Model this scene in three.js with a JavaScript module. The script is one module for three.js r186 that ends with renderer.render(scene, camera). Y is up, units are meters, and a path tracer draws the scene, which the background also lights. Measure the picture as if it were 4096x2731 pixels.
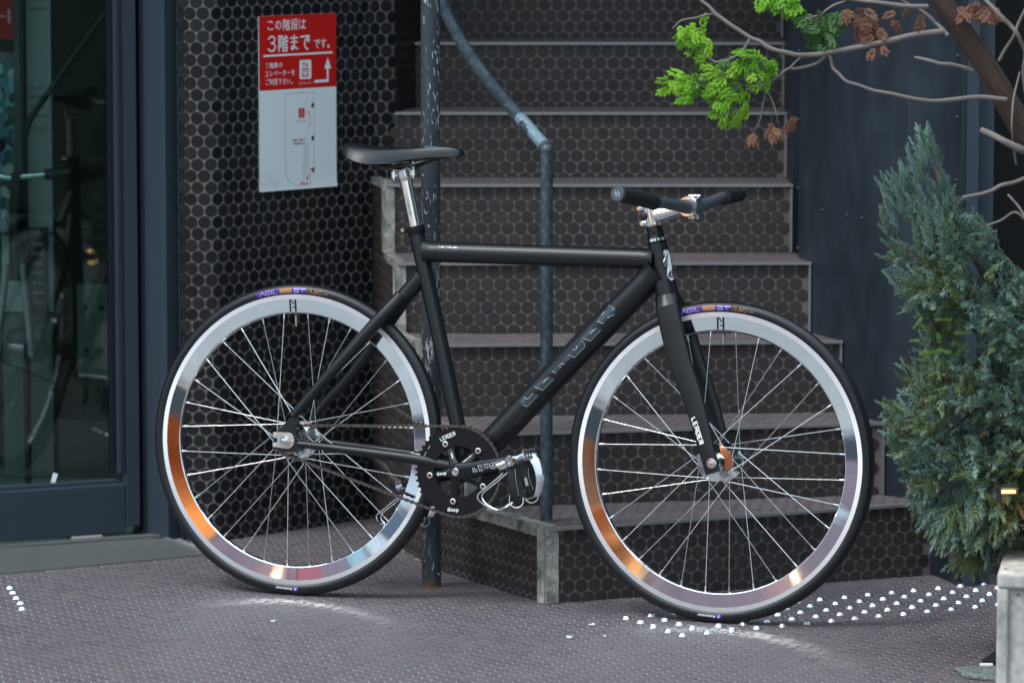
import * as THREE from 'three';
import { RoundedBoxGeometry } from 'three/addons/geometries/RoundedBoxGeometry.js';
import { ConvexGeometry } from 'three/addons/geometries/ConvexGeometry.js';
import { mergeGeometries, toCreasedNormals } from 'three/addons/utils/BufferGeometryUtils.js';

// ---------------------------------------------------------------- camera, sky, sun, exposure
const scene = new THREE.Scene();
const camera = new THREE.PerspectiveCamera(2 * Math.atan(1365.5 / 18959.2) * 180 / Math.PI, 1024 / 682, 0.5, 400);
camera.position.set(0, 1.76791, 10.0246);
camera.rotation.x = -0.1183118;
camera.focus = 9.95;
camera.userData.fStop = 4.5;

const renderer = new THREE.WebGLRenderer({ antialias: true });
renderer.toneMapping = THREE.LinearToneMapping;
renderer.toneMappingExposure = 1.9;
renderer.shadowMap.enabled = true;

{ // an even, overcast sky, a little brighter overhead
  const W = 256, H = 128, data = new Float32Array(W * H * 4);
  for (let y = 0; y < H; y++) for (let x = 0; x < W; x++) {
    const el = (y + 0.5) / H * Math.PI - Math.PI / 2, s = Math.max(0, Math.sin(el)), i = (y * W + x) * 4;
    const cl = 1 + 0.08 * Math.sin(x / W * Math.PI * 8 + 2 * Math.sin(y * 0.11)) * Math.sin(y * 0.19 + x / W * Math.PI * 4);
    const L = (el < 0 ? 0.35 : 0.46 + 0.30 * s + 0.95 * s * s) * cl;
    data[i] = L * 0.80; data[i + 1] = L * 1.0; data[i + 2] = L * 1.17; data[i + 3] = 1;
  }
  const sky = new THREE.DataTexture(data, W, H, THREE.RGBAFormat, THREE.FloatType);
  sky.mapping = THREE.EquirectangularReflectionMapping; sky.magFilter = THREE.LinearFilter; sky.needsUpdate = true;
  scene.background = sky; scene.environment = sky;
}
const sun = new THREE.DirectionalLight(new THREE.Color(1, 0.955, 0.89), 1.05);
sun.position.set(-6.2, 10, 4.3); sun.target.position.set(0, 0, 0); sun.castShadow = true; sun.shadow.radius = 28;
Object.assign(sun.shadow.camera, { left: -6, right: 6, top: 6, bottom: -6, near: 1, far: 40 });
sun.shadow.mapSize.set(2048, 2048);
scene.add(sun, sun.target);

// ---------------------------------------------------------------- helpers
let seed = 20240607;
const rnd = () => { seed |= 0; seed = seed + 0x6D2B79F5 | 0; let t = Math.imul(seed ^ seed >>> 15, 1 | seed); t = t + Math.imul(t ^ t >>> 7, 61 | t) ^ t; return ((t ^ t >>> 14) >>> 0) / 4294967296; };
const rr = (a, b) => a + (b - a) * rnd();
const V = (x, y, z) => new THREE.Vector3(x, y, z);
const used = new Map();
const numbered = (n) => { const k = used.get(n) ?? 0; used.set(n, k + 1); return k ? n + '_' + String(k).padStart(3, '0') : n; };
function mesh(name, geo, mat, parent) {
  const m = new THREE.Mesh(geo, mat); m.name = parent ? name : numbered(name); m.castShadow = m.receiveShadow = true;
  (parent ?? scene).add(m); return m;
}
function group(name, parent) { const g = new THREE.Group(); g.name = parent ? name : numbered(name); (parent ?? scene).add(g); return g; }
function tag(o, label, category, grp) { o.userData.label = label; if (category) o.userData.category = category; if (grp) o.userData.group = grp; return o; }
function structure(o) { o.userData.kind = 'structure'; return o; }
function stuff(o) { o.userData.kind = 'stuff'; return o; }
const rgb = (r, g, b) => new THREE.Color().setRGB(r, g, b);
const MS = (r, g, b, rough, o = {}) => new THREE.MeshStandardMaterial({ color: rgb(r, g, b), roughness: rough, ...o });
const MP = (r, g, b, rough, o = {}) => new THREE.MeshPhysicalMaterial({ color: rgb(r, g, b), roughness: rough, ...o });
function box(w, h, d, x, y, z, r = 0) { const g = r ? new RoundedBoxGeometry(w, h, d, 2, r) : new THREE.BoxGeometry(w, h, d); g.translate(x, y, z); return g; }
const merge = (list) => mergeGeometries(list.map((g) => { const q = g.index ? g.toNonIndexed() : g; for (const k of Object.keys(q.attributes)) if (!['position', 'normal', 'uv'].includes(k)) q.deleteAttribute(k); if (!q.attributes.uv) q.setAttribute('uv', new THREE.BufferAttribute(new Float32Array(q.attributes.position.count * 2), 2)); return q; }));
// a tube of changing radius through points; ref + rb give an oval section (ra along ref)
function sweep(pts, ra, { n = 14, rb = null, ref = null, sub = 8, caps = true, smooth = true } = {}) {
  const P = pts.map((p) => p.isVector3 ? p : V(...p)), curve = new THREE.CatmullRomCurve3(P, false, 'centripetal');
  const N = smooth ? (P.length - 1) * sub : P.length - 1, pos = [], uv = [], idx = [];
  const val = (a, t) => { if (!Array.isArray(a)) return a; const f = t * (a.length - 1), i = Math.min(a.length - 2, Math.floor(f)); return a[i] + (a[i + 1] - a[i]) * (f - i); };
  let X = null; const rings = [];
  for (let i = 0; i <= N; i++) {
    const t = i / N, c = smooth ? curve.getPoint(t) : P[i].clone();
    const T = smooth ? curve.getTangent(t) : (i < N ? P[i + 1].clone().sub(P[i]) : P[i].clone().sub(P[i - 1])).normalize();
    if (!smooth && i > 0 && i < N) T.copy(P[i + 1]).sub(P[i]).normalize().add(P[i].clone().sub(P[i - 1]).normalize()).normalize();
    if (ref) X = ref.clone().addScaledVector(T, -ref.dot(T)).normalize();
    else if (!X) { const a = Math.abs(T.y) < 0.9 ? V(0, 1, 0) : V(1, 0, 0); X = a.addScaledVector(T, -a.dot(T)).normalize(); }
    else X = X.addScaledVector(T, -X.dot(T)).normalize().clone();
    const Y = T.clone().cross(X), a = val(ra, t), b = rb ? val(rb, t) : a;
    for (let k = 0; k <= n; k++) { const an = k / n * Math.PI * 2, q = c.clone().addScaledVector(X, Math.cos(an) * a).addScaledVector(Y, Math.sin(an) * b); pos.push(q.x, q.y, q.z); uv.push(k / n, t); }
    rings.push(c);
  }
  for (let i = 0; i < N; i++) for (let k = 0; k < n; k++) { const a = i * (n + 1) + k, b = a + n + 1; idx.push(a, a + 1, b, b, a + 1, b + 1); }
  if (caps) for (const [e, c] of [[0, rings[0]], [N, rings[N]]]) {
    const b = pos.length / 3; pos.push(c.x, c.y, c.z); uv.push(0.5, 0.5);
    for (let k = 0; k <= n; k++) { const o = (e * (n + 1) + k) * 3; pos.push(pos[o], pos[o + 1], pos[o + 2]); uv.push(0.5, 0.5); }
    for (let k = 0; k < n; k++) e ? idx.push(b, b + 1 + k, b + 2 + k) : idx.push(b, b + 2 + k, b + 1 + k);
  }
  const g = new THREE.BufferGeometry(); g.setAttribute('position', new THREE.Float32BufferAttribute(pos, 3)); g.setAttribute('uv', new THREE.Float32BufferAttribute(uv, 2)); g.setIndex(idx); g.computeVertexNormals();
  { const nn = g.attributes.normal; for (let i = 0; i <= N; i++) { const a = i * (n + 1), b = a + n; const s = V(nn.getX(a) + nn.getX(b), nn.getY(a) + nn.getY(b), nn.getZ(a) + nn.getZ(b)).normalize(); nn.setXYZ(a, s.x, s.y, s.z); nn.setXYZ(b, s.x, s.y, s.z); } }
  return g;
}
const rod = (a, b, r, n = 10, r2 = null) => sweep([a, b], r2 == null ? r : [r, r2], { n, smooth: false });
// a lathe about the z axis: profile of [radius, z]
function lathe(profile, seg = 64, crease = 0.6) { let g = new THREE.LatheGeometry(profile.map(([r, z]) => new THREE.Vector2(r, z)), seg); g.rotateX(Math.PI / 2); return crease ? toCreasedNormals(g, crease) : g; }
function canvasTex(w, h, draw, srgb = true) { const c = document.createElement('canvas'); c.width = w; c.height = h; const x = c.getContext('2d'); draw(x, w, h); const t = new THREE.CanvasTexture(c); if (srgb) t.colorSpace = THREE.SRGBColorSpace; t.magFilter = THREE.LinearFilter; return t; }
function extrude(poly, y0, y1, bevel = 0) { // a plan polygon of [x, z] raised from y0 to y1
  const s = new THREE.Shape(poly.map(([x, z]) => new THREE.Vector2(x, -z)));
  const g = new THREE.ExtrudeGeometry(s, { depth: y1 - y0 - 2 * bevel, bevelEnabled: bevel > 0, bevelSize: bevel, bevelThickness: bevel, bevelOffset: -bevel, bevelSegments: 2 });
  g.rotateX(-Math.PI / 2); g.translate(0, y0 + bevel, 0); return g;
}
function uvMetres(g) { const p = g.attributes.position, u = g.attributes.uv, n = g.attributes.normal; for (let i = 0; i < p.count; i++) { const ax = Math.abs(n.getX(i)), ay = Math.abs(n.getY(i)), az = Math.abs(n.getZ(i)); ay > ax && ay > az ? u.setXY(i, p.getX(i), p.getZ(i)) : ax > az ? u.setXY(i, p.getZ(i), p.getY(i)) : u.setXY(i, p.getX(i), p.getY(i)); } return g; }
function inPoly(x, z, P) { let c = false; for (let i = 0, j = P.length - 1; i < P.length; j = i++) { const [xi, zi] = P[i], [xj, zj] = P[j]; if ((zi > z) !== (zj > z) && x < (xj - xi) * (z - zi) / (zj - zi) + xi) c = !c; } return c; }
// tileable noise, several octaves, 0..1
function noise2(size, base, oct, sd, sx = 1) {
  const out = new Float32Array(size * size); let amp = 1, tot = 0;
  for (let o = 0; o < oct; o++) {
    const fx = Math.max(1, Math.round(base * 2 ** o * sx)), fy = Math.round(base * 2 ** o), grid = new Float32Array(fx * fy);
    let s = sd * 7919 + o * 104729; const r = () => { s = Math.imul(s ^ s >>> 15, 2246822519) + 374761393 | 0; return ((s ^ s >>> 13) >>> 0) / 4294967296; };
    for (let i = 0; i < grid.length; i++) grid[i] = r();
    for (let y = 0; y < size; y++) for (let x = 0; x < size; x++) {
      const u = x / size * fx, v = y / size * fy, x0 = Math.floor(u), y0 = Math.floor(v); let a = u - x0, b = v - y0; a = a * a * (3 - 2 * a); b = b * b * (3 - 2 * b);
      const g = (i, j) => grid[(j % fy) * fx + i % fx];
      out[y * size + x] += amp * ((g(x0, y0) * (1 - a) + g(x0 + 1, y0) * a) * (1 - b) + (g(x0, y0 + 1) * (1 - a) + g(x0 + 1, y0 + 1) * a) * b);
    }
    tot += amp; amp *= 0.55;
  }
  for (let i = 0; i < out.length; i++) out[i] /= tot;
  return out;
}
function noiseTex(size, base, oct, sd, paint, { srgb = true, sx = 1, rx = 1, ry = 1 } = {}) {
  const n = noise2(size, base, oct, sd, sx), n2 = noise2(size, base * 6, 3, sd + 31, sx), d = new Uint8Array(size * size * 4);
  for (let i = 0; i < n.length; i++) { const c = paint(n[i], n2[i]); d[i * 4] = c[0]; d[i * 4 + 1] = c[1]; d[i * 4 + 2] = c[2]; d[i * 4 + 3] = 255; }
  const t = new THREE.DataTexture(d, size, size); t.wrapS = t.wrapT = THREE.RepeatWrapping; t.repeat.set(rx, ry); t.magFilter = t.minFilter = THREE.LinearFilter; if (srgb) t.colorSpace = THREE.SRGBColorSpace; t.needsUpdate = true; return t;
}
const clampB = (v) => Math.max(0, Math.min(255, v));
const grey = (lo, hi) => (a, b) => { const v = clampB(lo + (hi - lo) * (a * 0.7 + b * 0.3)); return [v, v, v]; };
// how large a small piece shows in the photograph (0 when outside the frame)
camera.updateMatrixWorld(true); camera.updateProjectionMatrix();
const viewM = camera.matrixWorldInverse.clone();
function showing(p, n) {
  const v = p.clone().applyMatrix4(viewM), t = Math.tan(camera.fov * Math.PI / 360) * -v.z;
  if (Math.abs(v.y) > t * 0.99 || Math.abs(v.x) > t * 1.5 * 0.99) return 0;
  const e = camera.position.clone().sub(p); return Math.max(0, e.clone().normalize().dot(n)) / e.lengthSq();
}
// penny tiles: the largest in view become meshes of their own under their owners, the rest one instanced piece per owner
const PITCH = 0.031, ROW = PITCH * Math.sqrt(3) / 2, RT = 0.0144;
function discGeo(r, h, seg, bev) {
  const pos = [], idx = []; const ring = (rad, y) => { for (let k = 0; k < seg; k++) { const a = k / seg * Math.PI * 2; pos.push(Math.cos(a) * rad, y, Math.sin(a) * rad); } };
  pos.push(0, h, 0); ring(r - bev, h); ring(r, h - bev); ring(r, 0);
  for (let k = 0; k < seg; k++) { const j = (k + 1) % seg; idx.push(0, 1 + j, 1 + k); for (let l = 0; l < 2; l++) { const a = 1 + l * seg; idx.push(a + k, a + j, a + seg + k, a + j, a + seg + j, a + seg + k); } }
  const g = new THREE.BufferGeometry(); g.setAttribute('position', new THREE.Float32BufferAttribute(pos, 3)); g.setIndex(idx);
  return toCreasedNormals(g, 0.4);
}
const UPV = V(0, 1, 0);
function layTiles(list, geo, mats, budget, name) { // list: {p, n, owner}
  for (const t of list) t.s = showing(t.p, t.n);
  const order = list.slice().sort((a, b) => b.s - a.s), single = new Set(order.slice(0, budget).filter((t) => t.s > 0));
  const rest = new Map();
  for (const t of list) {
    const q = new THREE.Quaternion().setFromUnitVectors(UPV, t.n), tilt = new THREE.Quaternion().setFromEuler(new THREE.Euler(rr(-1, 1) * 0.02, rr(0, 6.28), rr(-1, 1) * 0.02)); q.multiply(tilt);
    const p = t.p.clone().addScaledVector(t.n, rr(-0.0003, 0.0003)), mi = Math.floor(rnd() * mats.length);
    if (single.has(t)) { const m = mesh(name, geo, mats[mi], t.owner); m.position.copy(p); m.quaternion.copy(q); }
    else { const k = t.owner; if (!rest.has(k)) rest.set(k, mats.map(() => [])); rest.get(k)[mi].push(new THREE.Matrix4().compose(p, q, V(1, 1, 1))); }
  }
  for (const [owner, by] of rest) {
    by.forEach((ms, mi) => { if (!ms.length) return; const im = new THREE.InstancedMesh(geo, mats[mi], ms.length); ms.forEach((m, i) => im.setMatrixAt(i, m)); im.name = name + '_field'; im.castShadow = im.receiveShadow = true; stuff(im); owner.add(im); });
  }
}
// hex grid of tiles along a plan path [x, z], facing to the right-hand side of the path when seen from above with side = 1
function tilesOnPath(path, yTop, yBot, owner, list, { side = 1, inset = 0.016, shift = 0, tail = 0.012 } = {}) {
  const seg = []; let L = 0; for (let i = 0; i + 1 < path.length; i++) { const d = Math.hypot(path[i + 1][0] - path[i][0], path[i + 1][1] - path[i][1]); seg.push([L, d]); L += d; }
  let row = 0;
  for (let y = yTop - RT; y > yBot - RT; y -= ROW, row++) for (let s = inset - ((row + shift) % 2) * PITCH / 2; s < L - tail; s += PITCH) {
    let i = 0; while (i + 1 < seg.length && s > seg[i][0] + seg[i][1]) i++;
    const f = (s - seg[i][0]) / seg[i][1], [ax, az] = path[i], [bx, bz] = path[i + 1], dx = (bx - ax) / seg[i][1], dz = (bz - az) / seg[i][1];
    list.push({ p: V(ax + (bx - ax) * f, y, az + (bz - az) * f), n: V(-dz * side, 0, dx * side), owner });
  }
}

// ---------------------------------------------------------------- materials of the setting
const speck = noiseTex(256, 4, 4, 5, grey(150, 255), { rx: 1.3, ry: 1.3 });
const speckRough = noiseTex(256, 5, 4, 9, grey(120, 255), { srgb: false, rx: 1.7, ry: 1.7 });
const groutWall = MS(0.23, 0.205, 0.195, 0.85, { map: speck });
const groutStair = MS(0.22, 0.192, 0.190, 0.85, { map: speck });
const groutFloor = MS(0.38, 0.41, 0.42, 0.7, { map: speck });
const wallTileMats = [[0.012, 0.012, 0.013, 0.34], [0.017, 0.0155, 0.0155, 0.4], [0.009, 0.010, 0.012, 0.3], [0.014, 0.0145, 0.017, 0.45]].map((a) => MP(...a, { specularIntensity: 0.55 }));
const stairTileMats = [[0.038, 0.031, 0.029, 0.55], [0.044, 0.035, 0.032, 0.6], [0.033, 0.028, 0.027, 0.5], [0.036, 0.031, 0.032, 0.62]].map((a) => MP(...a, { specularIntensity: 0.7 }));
const floorTileMats = [[0.128, 0.102, 0.111, 0.5], [0.142, 0.112, 0.118, 0.55], [0.118, 0.098, 0.110, 0.45], [0.132, 0.109, 0.121, 0.5]].map((a) => MS(...a));
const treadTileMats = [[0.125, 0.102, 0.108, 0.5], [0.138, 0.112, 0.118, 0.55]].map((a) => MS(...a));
const trimMetal = MS(0.30, 0.30, 0.30, 0.45, { metalness: 0.6 });
const concreteMap = noiseTex(512, 5, 5, 77, (a, b) => { const v = clampB(178 + 150 * (a - 0.5) + 100 * (b - 0.5)); return [v, v * 0.99, v * 0.97]; }, { rx: 3, ry: 3 });
const trimConcrete = MS(0.62, 0.62, 0.58, 0.9, { map: concreteMap });
const steelDark = noiseTex(512, 3, 5, 21, (a, b) => { const v = clampB(190 + 110 * (a - 0.5) + 60 * (b - 0.5)); return [v, v, v]; }, { sx: 2, rx: 0.8, ry: 0.7 });
const steelRough = noiseTex(512, 3, 5, 22, grey(90, 240), { srgb: false, sx: 4, rx: 1.0, ry: 0.6 });
const panelMat = MP(0.040, 0.056, 0.076, 0.62, { map: steelDark, roughnessMap: steelRough, specularIntensity: 0.7 });
const frameMat = MP(0.036, 0.049, 0.066, 0.5, { roughnessMap: speckRough, specularIntensity: 0.6 });
const frameDark = MP(0.012, 0.015, 0.022, 0.5, { specularIntensity: 0.4 });
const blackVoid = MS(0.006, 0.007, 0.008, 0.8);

// ---------------------------------------------------------------- ground, street and building shell
const SIDE = [[-0.0895, -0.3554], [-0.150, -0.470], [-0.205, -0.6368], [-0.240, -0.745], [-0.2641, -0.8543], [-0.285, -0.965], [-0.2949, -1.08], [-0.318, -1.18], [-0.335, -1.262]];
const L1C = [0.0742, -0.0580];
const RWALL = [[0.981, -0.285], [0.962, -0.365], [0.935, -0.431], [0.888, -0.490], [0.839, -0.5396], [0.7546, -0.7137], [0.6922, -0.8657], [0.668, -0.97], [0.661, -1.08], [0.658, -1.27], [0.662, -1.46], [0.67, -1.66], [0.68, -1.95]];
structure(mesh('street', new THREE.PlaneGeometry(240, 240).rotateX(-Math.PI / 2).translate(0, -0.034, 0), MS(0.24, 0.255, 0.26, 0.85, { map: noiseTex(256, 6, 4, 3, grey(190, 255), { rx: 60, ry: 60 }) })));
const floor = structure(group('tiled_floor'));
mesh('grout_bed', extrude([[-2.4, 1.45], [2.4, 1.45], [2.4, -2.4], [-0.80, -2.4], [-0.80, -0.98], [-1.3, -0.74], [-2.4, -0.24]], -0.03, -0.0012), groutFloor, floor);
const floorPoly = [[-2.3, 1.44], [2.3, 1.44], [2.3, -0.6], [1.0, -0.6], [0.86, -0.43], [0.0742, -0.058], [-0.0895, -0.3554], ...SIDE.slice(1), [-0.664, -0.924], [-0.69, -0.905], [-0.75, -0.905], [-0.712, -0.700], [-1.144, -0.425], [-2.3, 0.245]];
const discFloor = discGeo(RT, 0.0013, 14, 0.0005), discWall = discGeo(RT, 0.0020, 16, 0.0008);
{
  const c = Math.cos(0.15), s = -Math.sin(0.15), list = [], up = V(0, 1, 0);
  for (let j = -130; j <= 130; j++) for (let i = -130; i <= 130; i++) {
    const a = (i + (j & 1) / 2) * PITCH, b = j * ROW, x = a * c - b * s, z = a * s + b * c;
    if (x < -1.6 || x > 1.6 || !inPoly(x, z, floorPoly)) continue;
    list.push({ p: V(x, -0.0012, z), n: up, owner: floor });
  }
  layTiles(list, discFloor, floorTileMats, 300, 'tile');
}
{ // raised metal studs of the warning strip: a grid of five rows, and five more by the door
  const dome = toCreasedNormals(new THREE.LatheGeometry([[0, 0.0062], [0.0055, 0.0062], [0.0064, 0.0058], [0.0112, 0.0006], [0.0116, 0]].map(([r, y]) => new THREE.Vector2(r, y)), 12), 0.35);
  const studMat = MS(0.60, 0.62, 0.64, 0.36, { metalness: 1 });
  const put = (x, z, y = 0.0001) => { const m = mesh('stud', dome, studMat, floor); m.position.set(x, y, z); m.rotation.y = rnd() * 6; };
  for (let i = 0; i <= 15; i++) for (let j = 0; j < 5; j++) {
    const x = 0.2425 + 0.0533 * i + 0.028 * j, z = 0.1229 - 0.0286 * i + 0.0513 * j;
    if ((i === 0 && j > 4) || (i === 2 && j === 2)) continue;
    put(x + rr(-1, 1) * 0.002, z + rr(-1, 1) * 0.002);
  }
  for (const [x, z] of [[-1.1039, -0.2527], [-1.0911, -0.191], [-1.0769, -0.1241], [-1.0607, -0.0579], [-1.0499, 0.0109]]) put(x, z);
}
{ // the mass of the building over and behind the stairs, with its overhang
  const shell = structure(group('building_shell')), m = MS(0.10, 0.10, 0.105, 0.85);
  mesh('overhang', box(9, 0.4, 5.0, 0, 3.35, -2.75), m, shell);
  mesh('upper_wall', box(9, 6, 0.4, 0, 6.55, -0.65), m, shell);
  mesh('rear_wall', box(9, 3.2, 0.2, 0, 1.6, -5.1), m, shell);
  const side = structure(group('added_dark_wall')), dk = MS(0.03, 0.04, 0.038, 0.8); // added dark wall out of view, put there to darken the door glass reflection
  mesh('wall', box(0.4, 7, 9.5, 5.2, 3.5, 4.9), dk, side); mesh('cornice', box(0.6, 0.25, 9.7, 5.15, 7.1, 4.9), dk, side);
  mesh('side_wall', box(0.2, 3.1, 5, -4.4, 1.58, -2.7), m, shell);
  mesh('side_wall', box(0.2, 3.1, 5, 4.4, 1.58, -2.7), m, shell);
}

// ---------------------------------------------------------------- stairs
{
  const stairs = structure(group('staircase'));
  const H = [0, 0.1645, 0.329, 0.4935, 0.658, 0.820, 0.976, 1.132, 1.290, 1.448];
  const LEFT = [null, L1C, SIDE[0], SIDE[2], SIDE[4], SIDE[6], [-0.2798, -1.27], [-0.2349, -1.46], [-0.215, -1.66], [-0.2, -1.86]];
  const RIGHT = [null, [0.935, -0.430], [0.839, -0.5396], [0.7546, -0.7137], [0.6922, -0.8657], [0.661, -1.08], [0.658, -1.27], [0.662, -1.46], [0.67, -1.66], [0.675, -1.86]];
  const tiles = [], treads = [];
  for (let k = 1; k <= 9; k++) {
    const step = group('step', stairs), L = LEFT[k], R = RIGHT[k], y0 = H[k - 1], y1 = H[k];
    let sideBack; // from the left corner back along the side of the stairs
    if (k === 1) sideBack = [L, ...SIDE]; else if (k <= 5) sideBack = SIDE.slice([0, 0, 0, 2, 4, 6][k]); else sideBack = [L];
    const far = k <= 5 ? [[0.72, -2.1], [-0.30, -2.1]] : [[0.72, -2.1], [L[0], -2.1]];
    const behind = RWALL.filter(([x, z]) => z < R[1] - 0.01).map(([x, z]) => [x + 0.012, z]);
    const poly = [L, R, ...behind, ...far, ...sideBack.slice(1).reverse()];
    mesh('slab', extrude(poly, y0, y1 - 0.0012), groutStair, step);
    tilesOnPath([L, R], y1 - 0.0085, y0, step, tiles, { side: 1, inset: k <= 5 ? 0.036 : 0.016, shift: k });
    if (k <= 5) tilesOnPath(sideBack, y1 - (k === 1 ? 0.02 : 0.012), y0, step, tiles, { side: -1, inset: k === 1 ? 0.038 : 0.034, shift: k });
    // treads
    const nx = LEFT[k + 1] ?? [L[0], L[1] - 0.2], nr = RIGHT[k + 1] ?? [R[0], R[1] - 0.2], tp = [L, R, nr, nx];
    const dx = R[0] - L[0], dz = R[1] - L[1], len = Math.hypot(dx, dz), ux = dx / len, uz = dz / len;
    for (let j = 0; j < 16; j++) for (let i = 0; i < len / PITCH + 4; i++) {
      const a = 0.01 + (i - 1 + (j & 1) / 2) * PITCH, b = 0.022 + j * ROW, x = L[0] + ux * a + uz * b, z = L[1] + uz * a - ux * b;
      if (inPoly(x, z, tp)) treads.push({ p: V(x, y1 - 0.0012, z), n: V(0, 1, 0), owner: step });
    }
    // nosing, end and corner trims
    const ang = Math.atan2(-dz, dx), nose = new THREE.BoxGeometry(len, 0.0065, 0.014); nose.rotateY(ang); nose.translate((L[0] + R[0]) / 2 - uz * 0.0042, y1 - 0.0020, (L[1] + R[1]) / 2 + ux * 0.0042);
    mesh('nosing', nose, trimMetal, step);
    const endTrim = new THREE.BoxGeometry(0.0055, y1 - y0 - 0.008, 0.010); endTrim.rotateY(ang); endTrim.translate(R[0] - ux * 0.004 - uz * 0.002, (y0 + y1) / 2 - 0.002, R[1] - uz * 0.004 + ux * 0.002);
    if (k > 1) mesh('end_trim', endTrim, trimMetal, step);
    if (k <= 5) {
      const w = k === 1 ? 0.030 : 0.023, cut = (g) => { const p = g.attributes.position; for (let i = 0; i < p.count; i++) p.setXYZ(i, p.getX(i) + rr(-1, 1) * 0.0006, p.getY(i) + rr(-1, 1) * 0.0006, p.getZ(i) + rr(-1, 1) * 0.0006); return g; };
      const post = new THREE.BoxGeometry(w, y1 - y0 - 0.002, 0.012, 2, 10, 2); post.rotateY(ang); post.translate(L[0] + ux * (w / 2 - 0.004) - uz * 0.001, (y0 + y1) / 2, L[1] + uz * (w / 2 - 0.004) + ux * 0.001);
      const B = sideBack[1], sx = B[0] - L[0], sz = B[1] - L[1], sl = Math.hypot(sx, sz), sang = Math.atan2(-sz, sx);
      const post2 = new THREE.BoxGeometry(w, y1 - y0 - 0.0025, 0.012, 2, 10, 2); post2.rotateY(sang); post2.translate(L[0] + sx / sl * (w / 2 - 0.003) + sz / sl * 0.0018, (y0 + y1) / 2, L[1] + sz / sl * (w / 2 - 0.003) - sx / sl * 0.0018);
      mesh('corner_trim', uvMetres(cut(merge([post, post2]))), trimConcrete, step);
      const edge = []; // coping along the top of the side wall
      const end = k === 1 ? 1 : Math.min(2, sideBack.length - 1);
      for (let i = 0; i < end; i++) { const a = sideBack[i], b = sideBack[i + 1], l = Math.hypot(b[0] - a[0], b[1] - a[1]), th = k === 1 ? 0.026 : 0.016, wd = k === 1 ? 0.030 : 0.022; const g = new THREE.BoxGeometry(l + 0.006, th, wd, 12, 2, 2); g.rotateY(Math.atan2(-(b[1] - a[1]), b[0] - a[0])); const nxx = (b[1] - a[1]) / l, nzz = -(b[0] - a[0]) / l; g.translate((a[0] + b[0]) / 2 + nxx * (0.003 - wd / 2 + 0.003), y1 - th / 2 + 0.0045, (a[1] + b[1]) / 2 + nzz * (0.003 - wd / 2 + 0.003)); edge.push(g); }
      mesh('edge_coping', uvMetres(cut(merge(edge))), trimConcrete, step);
    }
  }
  layTiles(tiles, discWall, stairTileMats, 300, 'tile');
  layTiles(treads, discFloor, treadTileMats, 0, 'tread_tile');
}

// ---------------------------------------------------------------- tiled wall on the left of the stairs
const WP = [[-0.757, -0.907], [-0.70, -0.905], [-0.684, -0.909], [-0.664, -0.924], [-0.349, -1.237], [-0.318, -1.262], [-0.2935, -1.272], [-0.2790, -1.285], [-0.2580, -1.370], [-0.2349, -1.460], [-0.215, -1.66], [-0.2, -1.86], [-0.19, -2.0]];
{
  const wall = tag(group('tiled_wall'), 'dark wall of black round mosaic tiles between the door post and the stairs', 'wall');
  wall.userData.kind = 'structure'; delete wall.userData.category;
  mesh('grout', extrude([...WP, [-0.757, -1.95]], 0, 3.14), groutWall, wall);
  const list = []; tilesOnPath(WP, 1.62, 0.0, wall, list, { side: 1, inset: 0.013 });
  layTiles(list, discWall, wallTileMats, 300, 'tile');
}

// ---------------------------------------------------------------- curved steel wall on the right of the stairs
{
  const w = structure(tag(group('steel_wall'), 'curved wall of dark blue steel sheet beside the stairs'));
  const outer = RWALL, inner = outer.map(([x, z], i) => { const a = outer[Math.max(0, i - 1)], b = outer[Math.min(outer.length - 1, i + 1)], d = Math.hypot(b[0] - a[0], b[1] - a[1]); return [x - (b[1] - a[1]) / d * 0.04, z + (b[0] - a[0]) / d * 0.04]; });
  const c1 = new THREE.CatmullRomCurve3(outer.slice(0, 8).map(([x, z]) => V(x, 0, z))), pts = c1.getPoints(40).map((p) => [p.x, p.z]);
  const strip = (path, y0, y1, th) => { const bk = path.map(([x, z]) => [x + th, z - th * 0.1]); return extrude([...path, ...bk.reverse()], y0, y1); };
  const front = mesh('panel', toCreasedNormals(strip(pts, 0, 3.14, 0.03), 0.5), panelMat, w);
  mesh('panel', strip([[0.6585, -1.084], [0.656, -1.27], [0.660, -1.46], [0.668, -1.66], [0.678, -2.0]], 0, 3.14, 0.03), panelMat, w);
  const riv = new THREE.SphereGeometry(0.0042, 10, 6), rivMat = MS(0.09, 0.10, 0.11, 0.5, { metalness: 1 });
  const at = (z0, y) => { let best = pts[0]; for (const p of pts) if (Math.abs(p[1] - z0) < Math.abs(best[1] - z0)) best = p; const m = mesh('rivet', riv, rivMat, w); m.position.set(best[0] - 0.001, y, best[1]); };
  for (const y of [1.166, 1.032, 0.894, 0.76, 0.62, 0.48]) at(-0.31, y);
  for (const y of [1.14, 0.98, 0.82, 0.68]) at(-1.02, y);
  for (const z of [-0.80, -0.70, -0.62, -0.52]) at(z, 0.775 - 0.01 * z);
  const frameW = structure(group('steel_frame'));
  mesh('flange', box(0.026, 3.14, 0.05, 1.0045, 1.57, -0.302), frameMat, frameW);
  mesh('post', box(0.034, 3.14, 0.06, 1.036, 1.57, -0.33), frameMat, frameW);
  mesh('void_sheet', box(0.9, 3.14, 0.05, 1.45, 1.57, -0.62), blackVoid, frameW);  // black sheet stands in for the unlit space beyond the post
  mesh('kerb', box(0.5, 0.018, 0.05, 1.25, 0.009, -0.475, 0.004), MS(0.3, 0.3, 0.31, 0.8, { map: concreteMap }), frameW);
}

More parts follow.
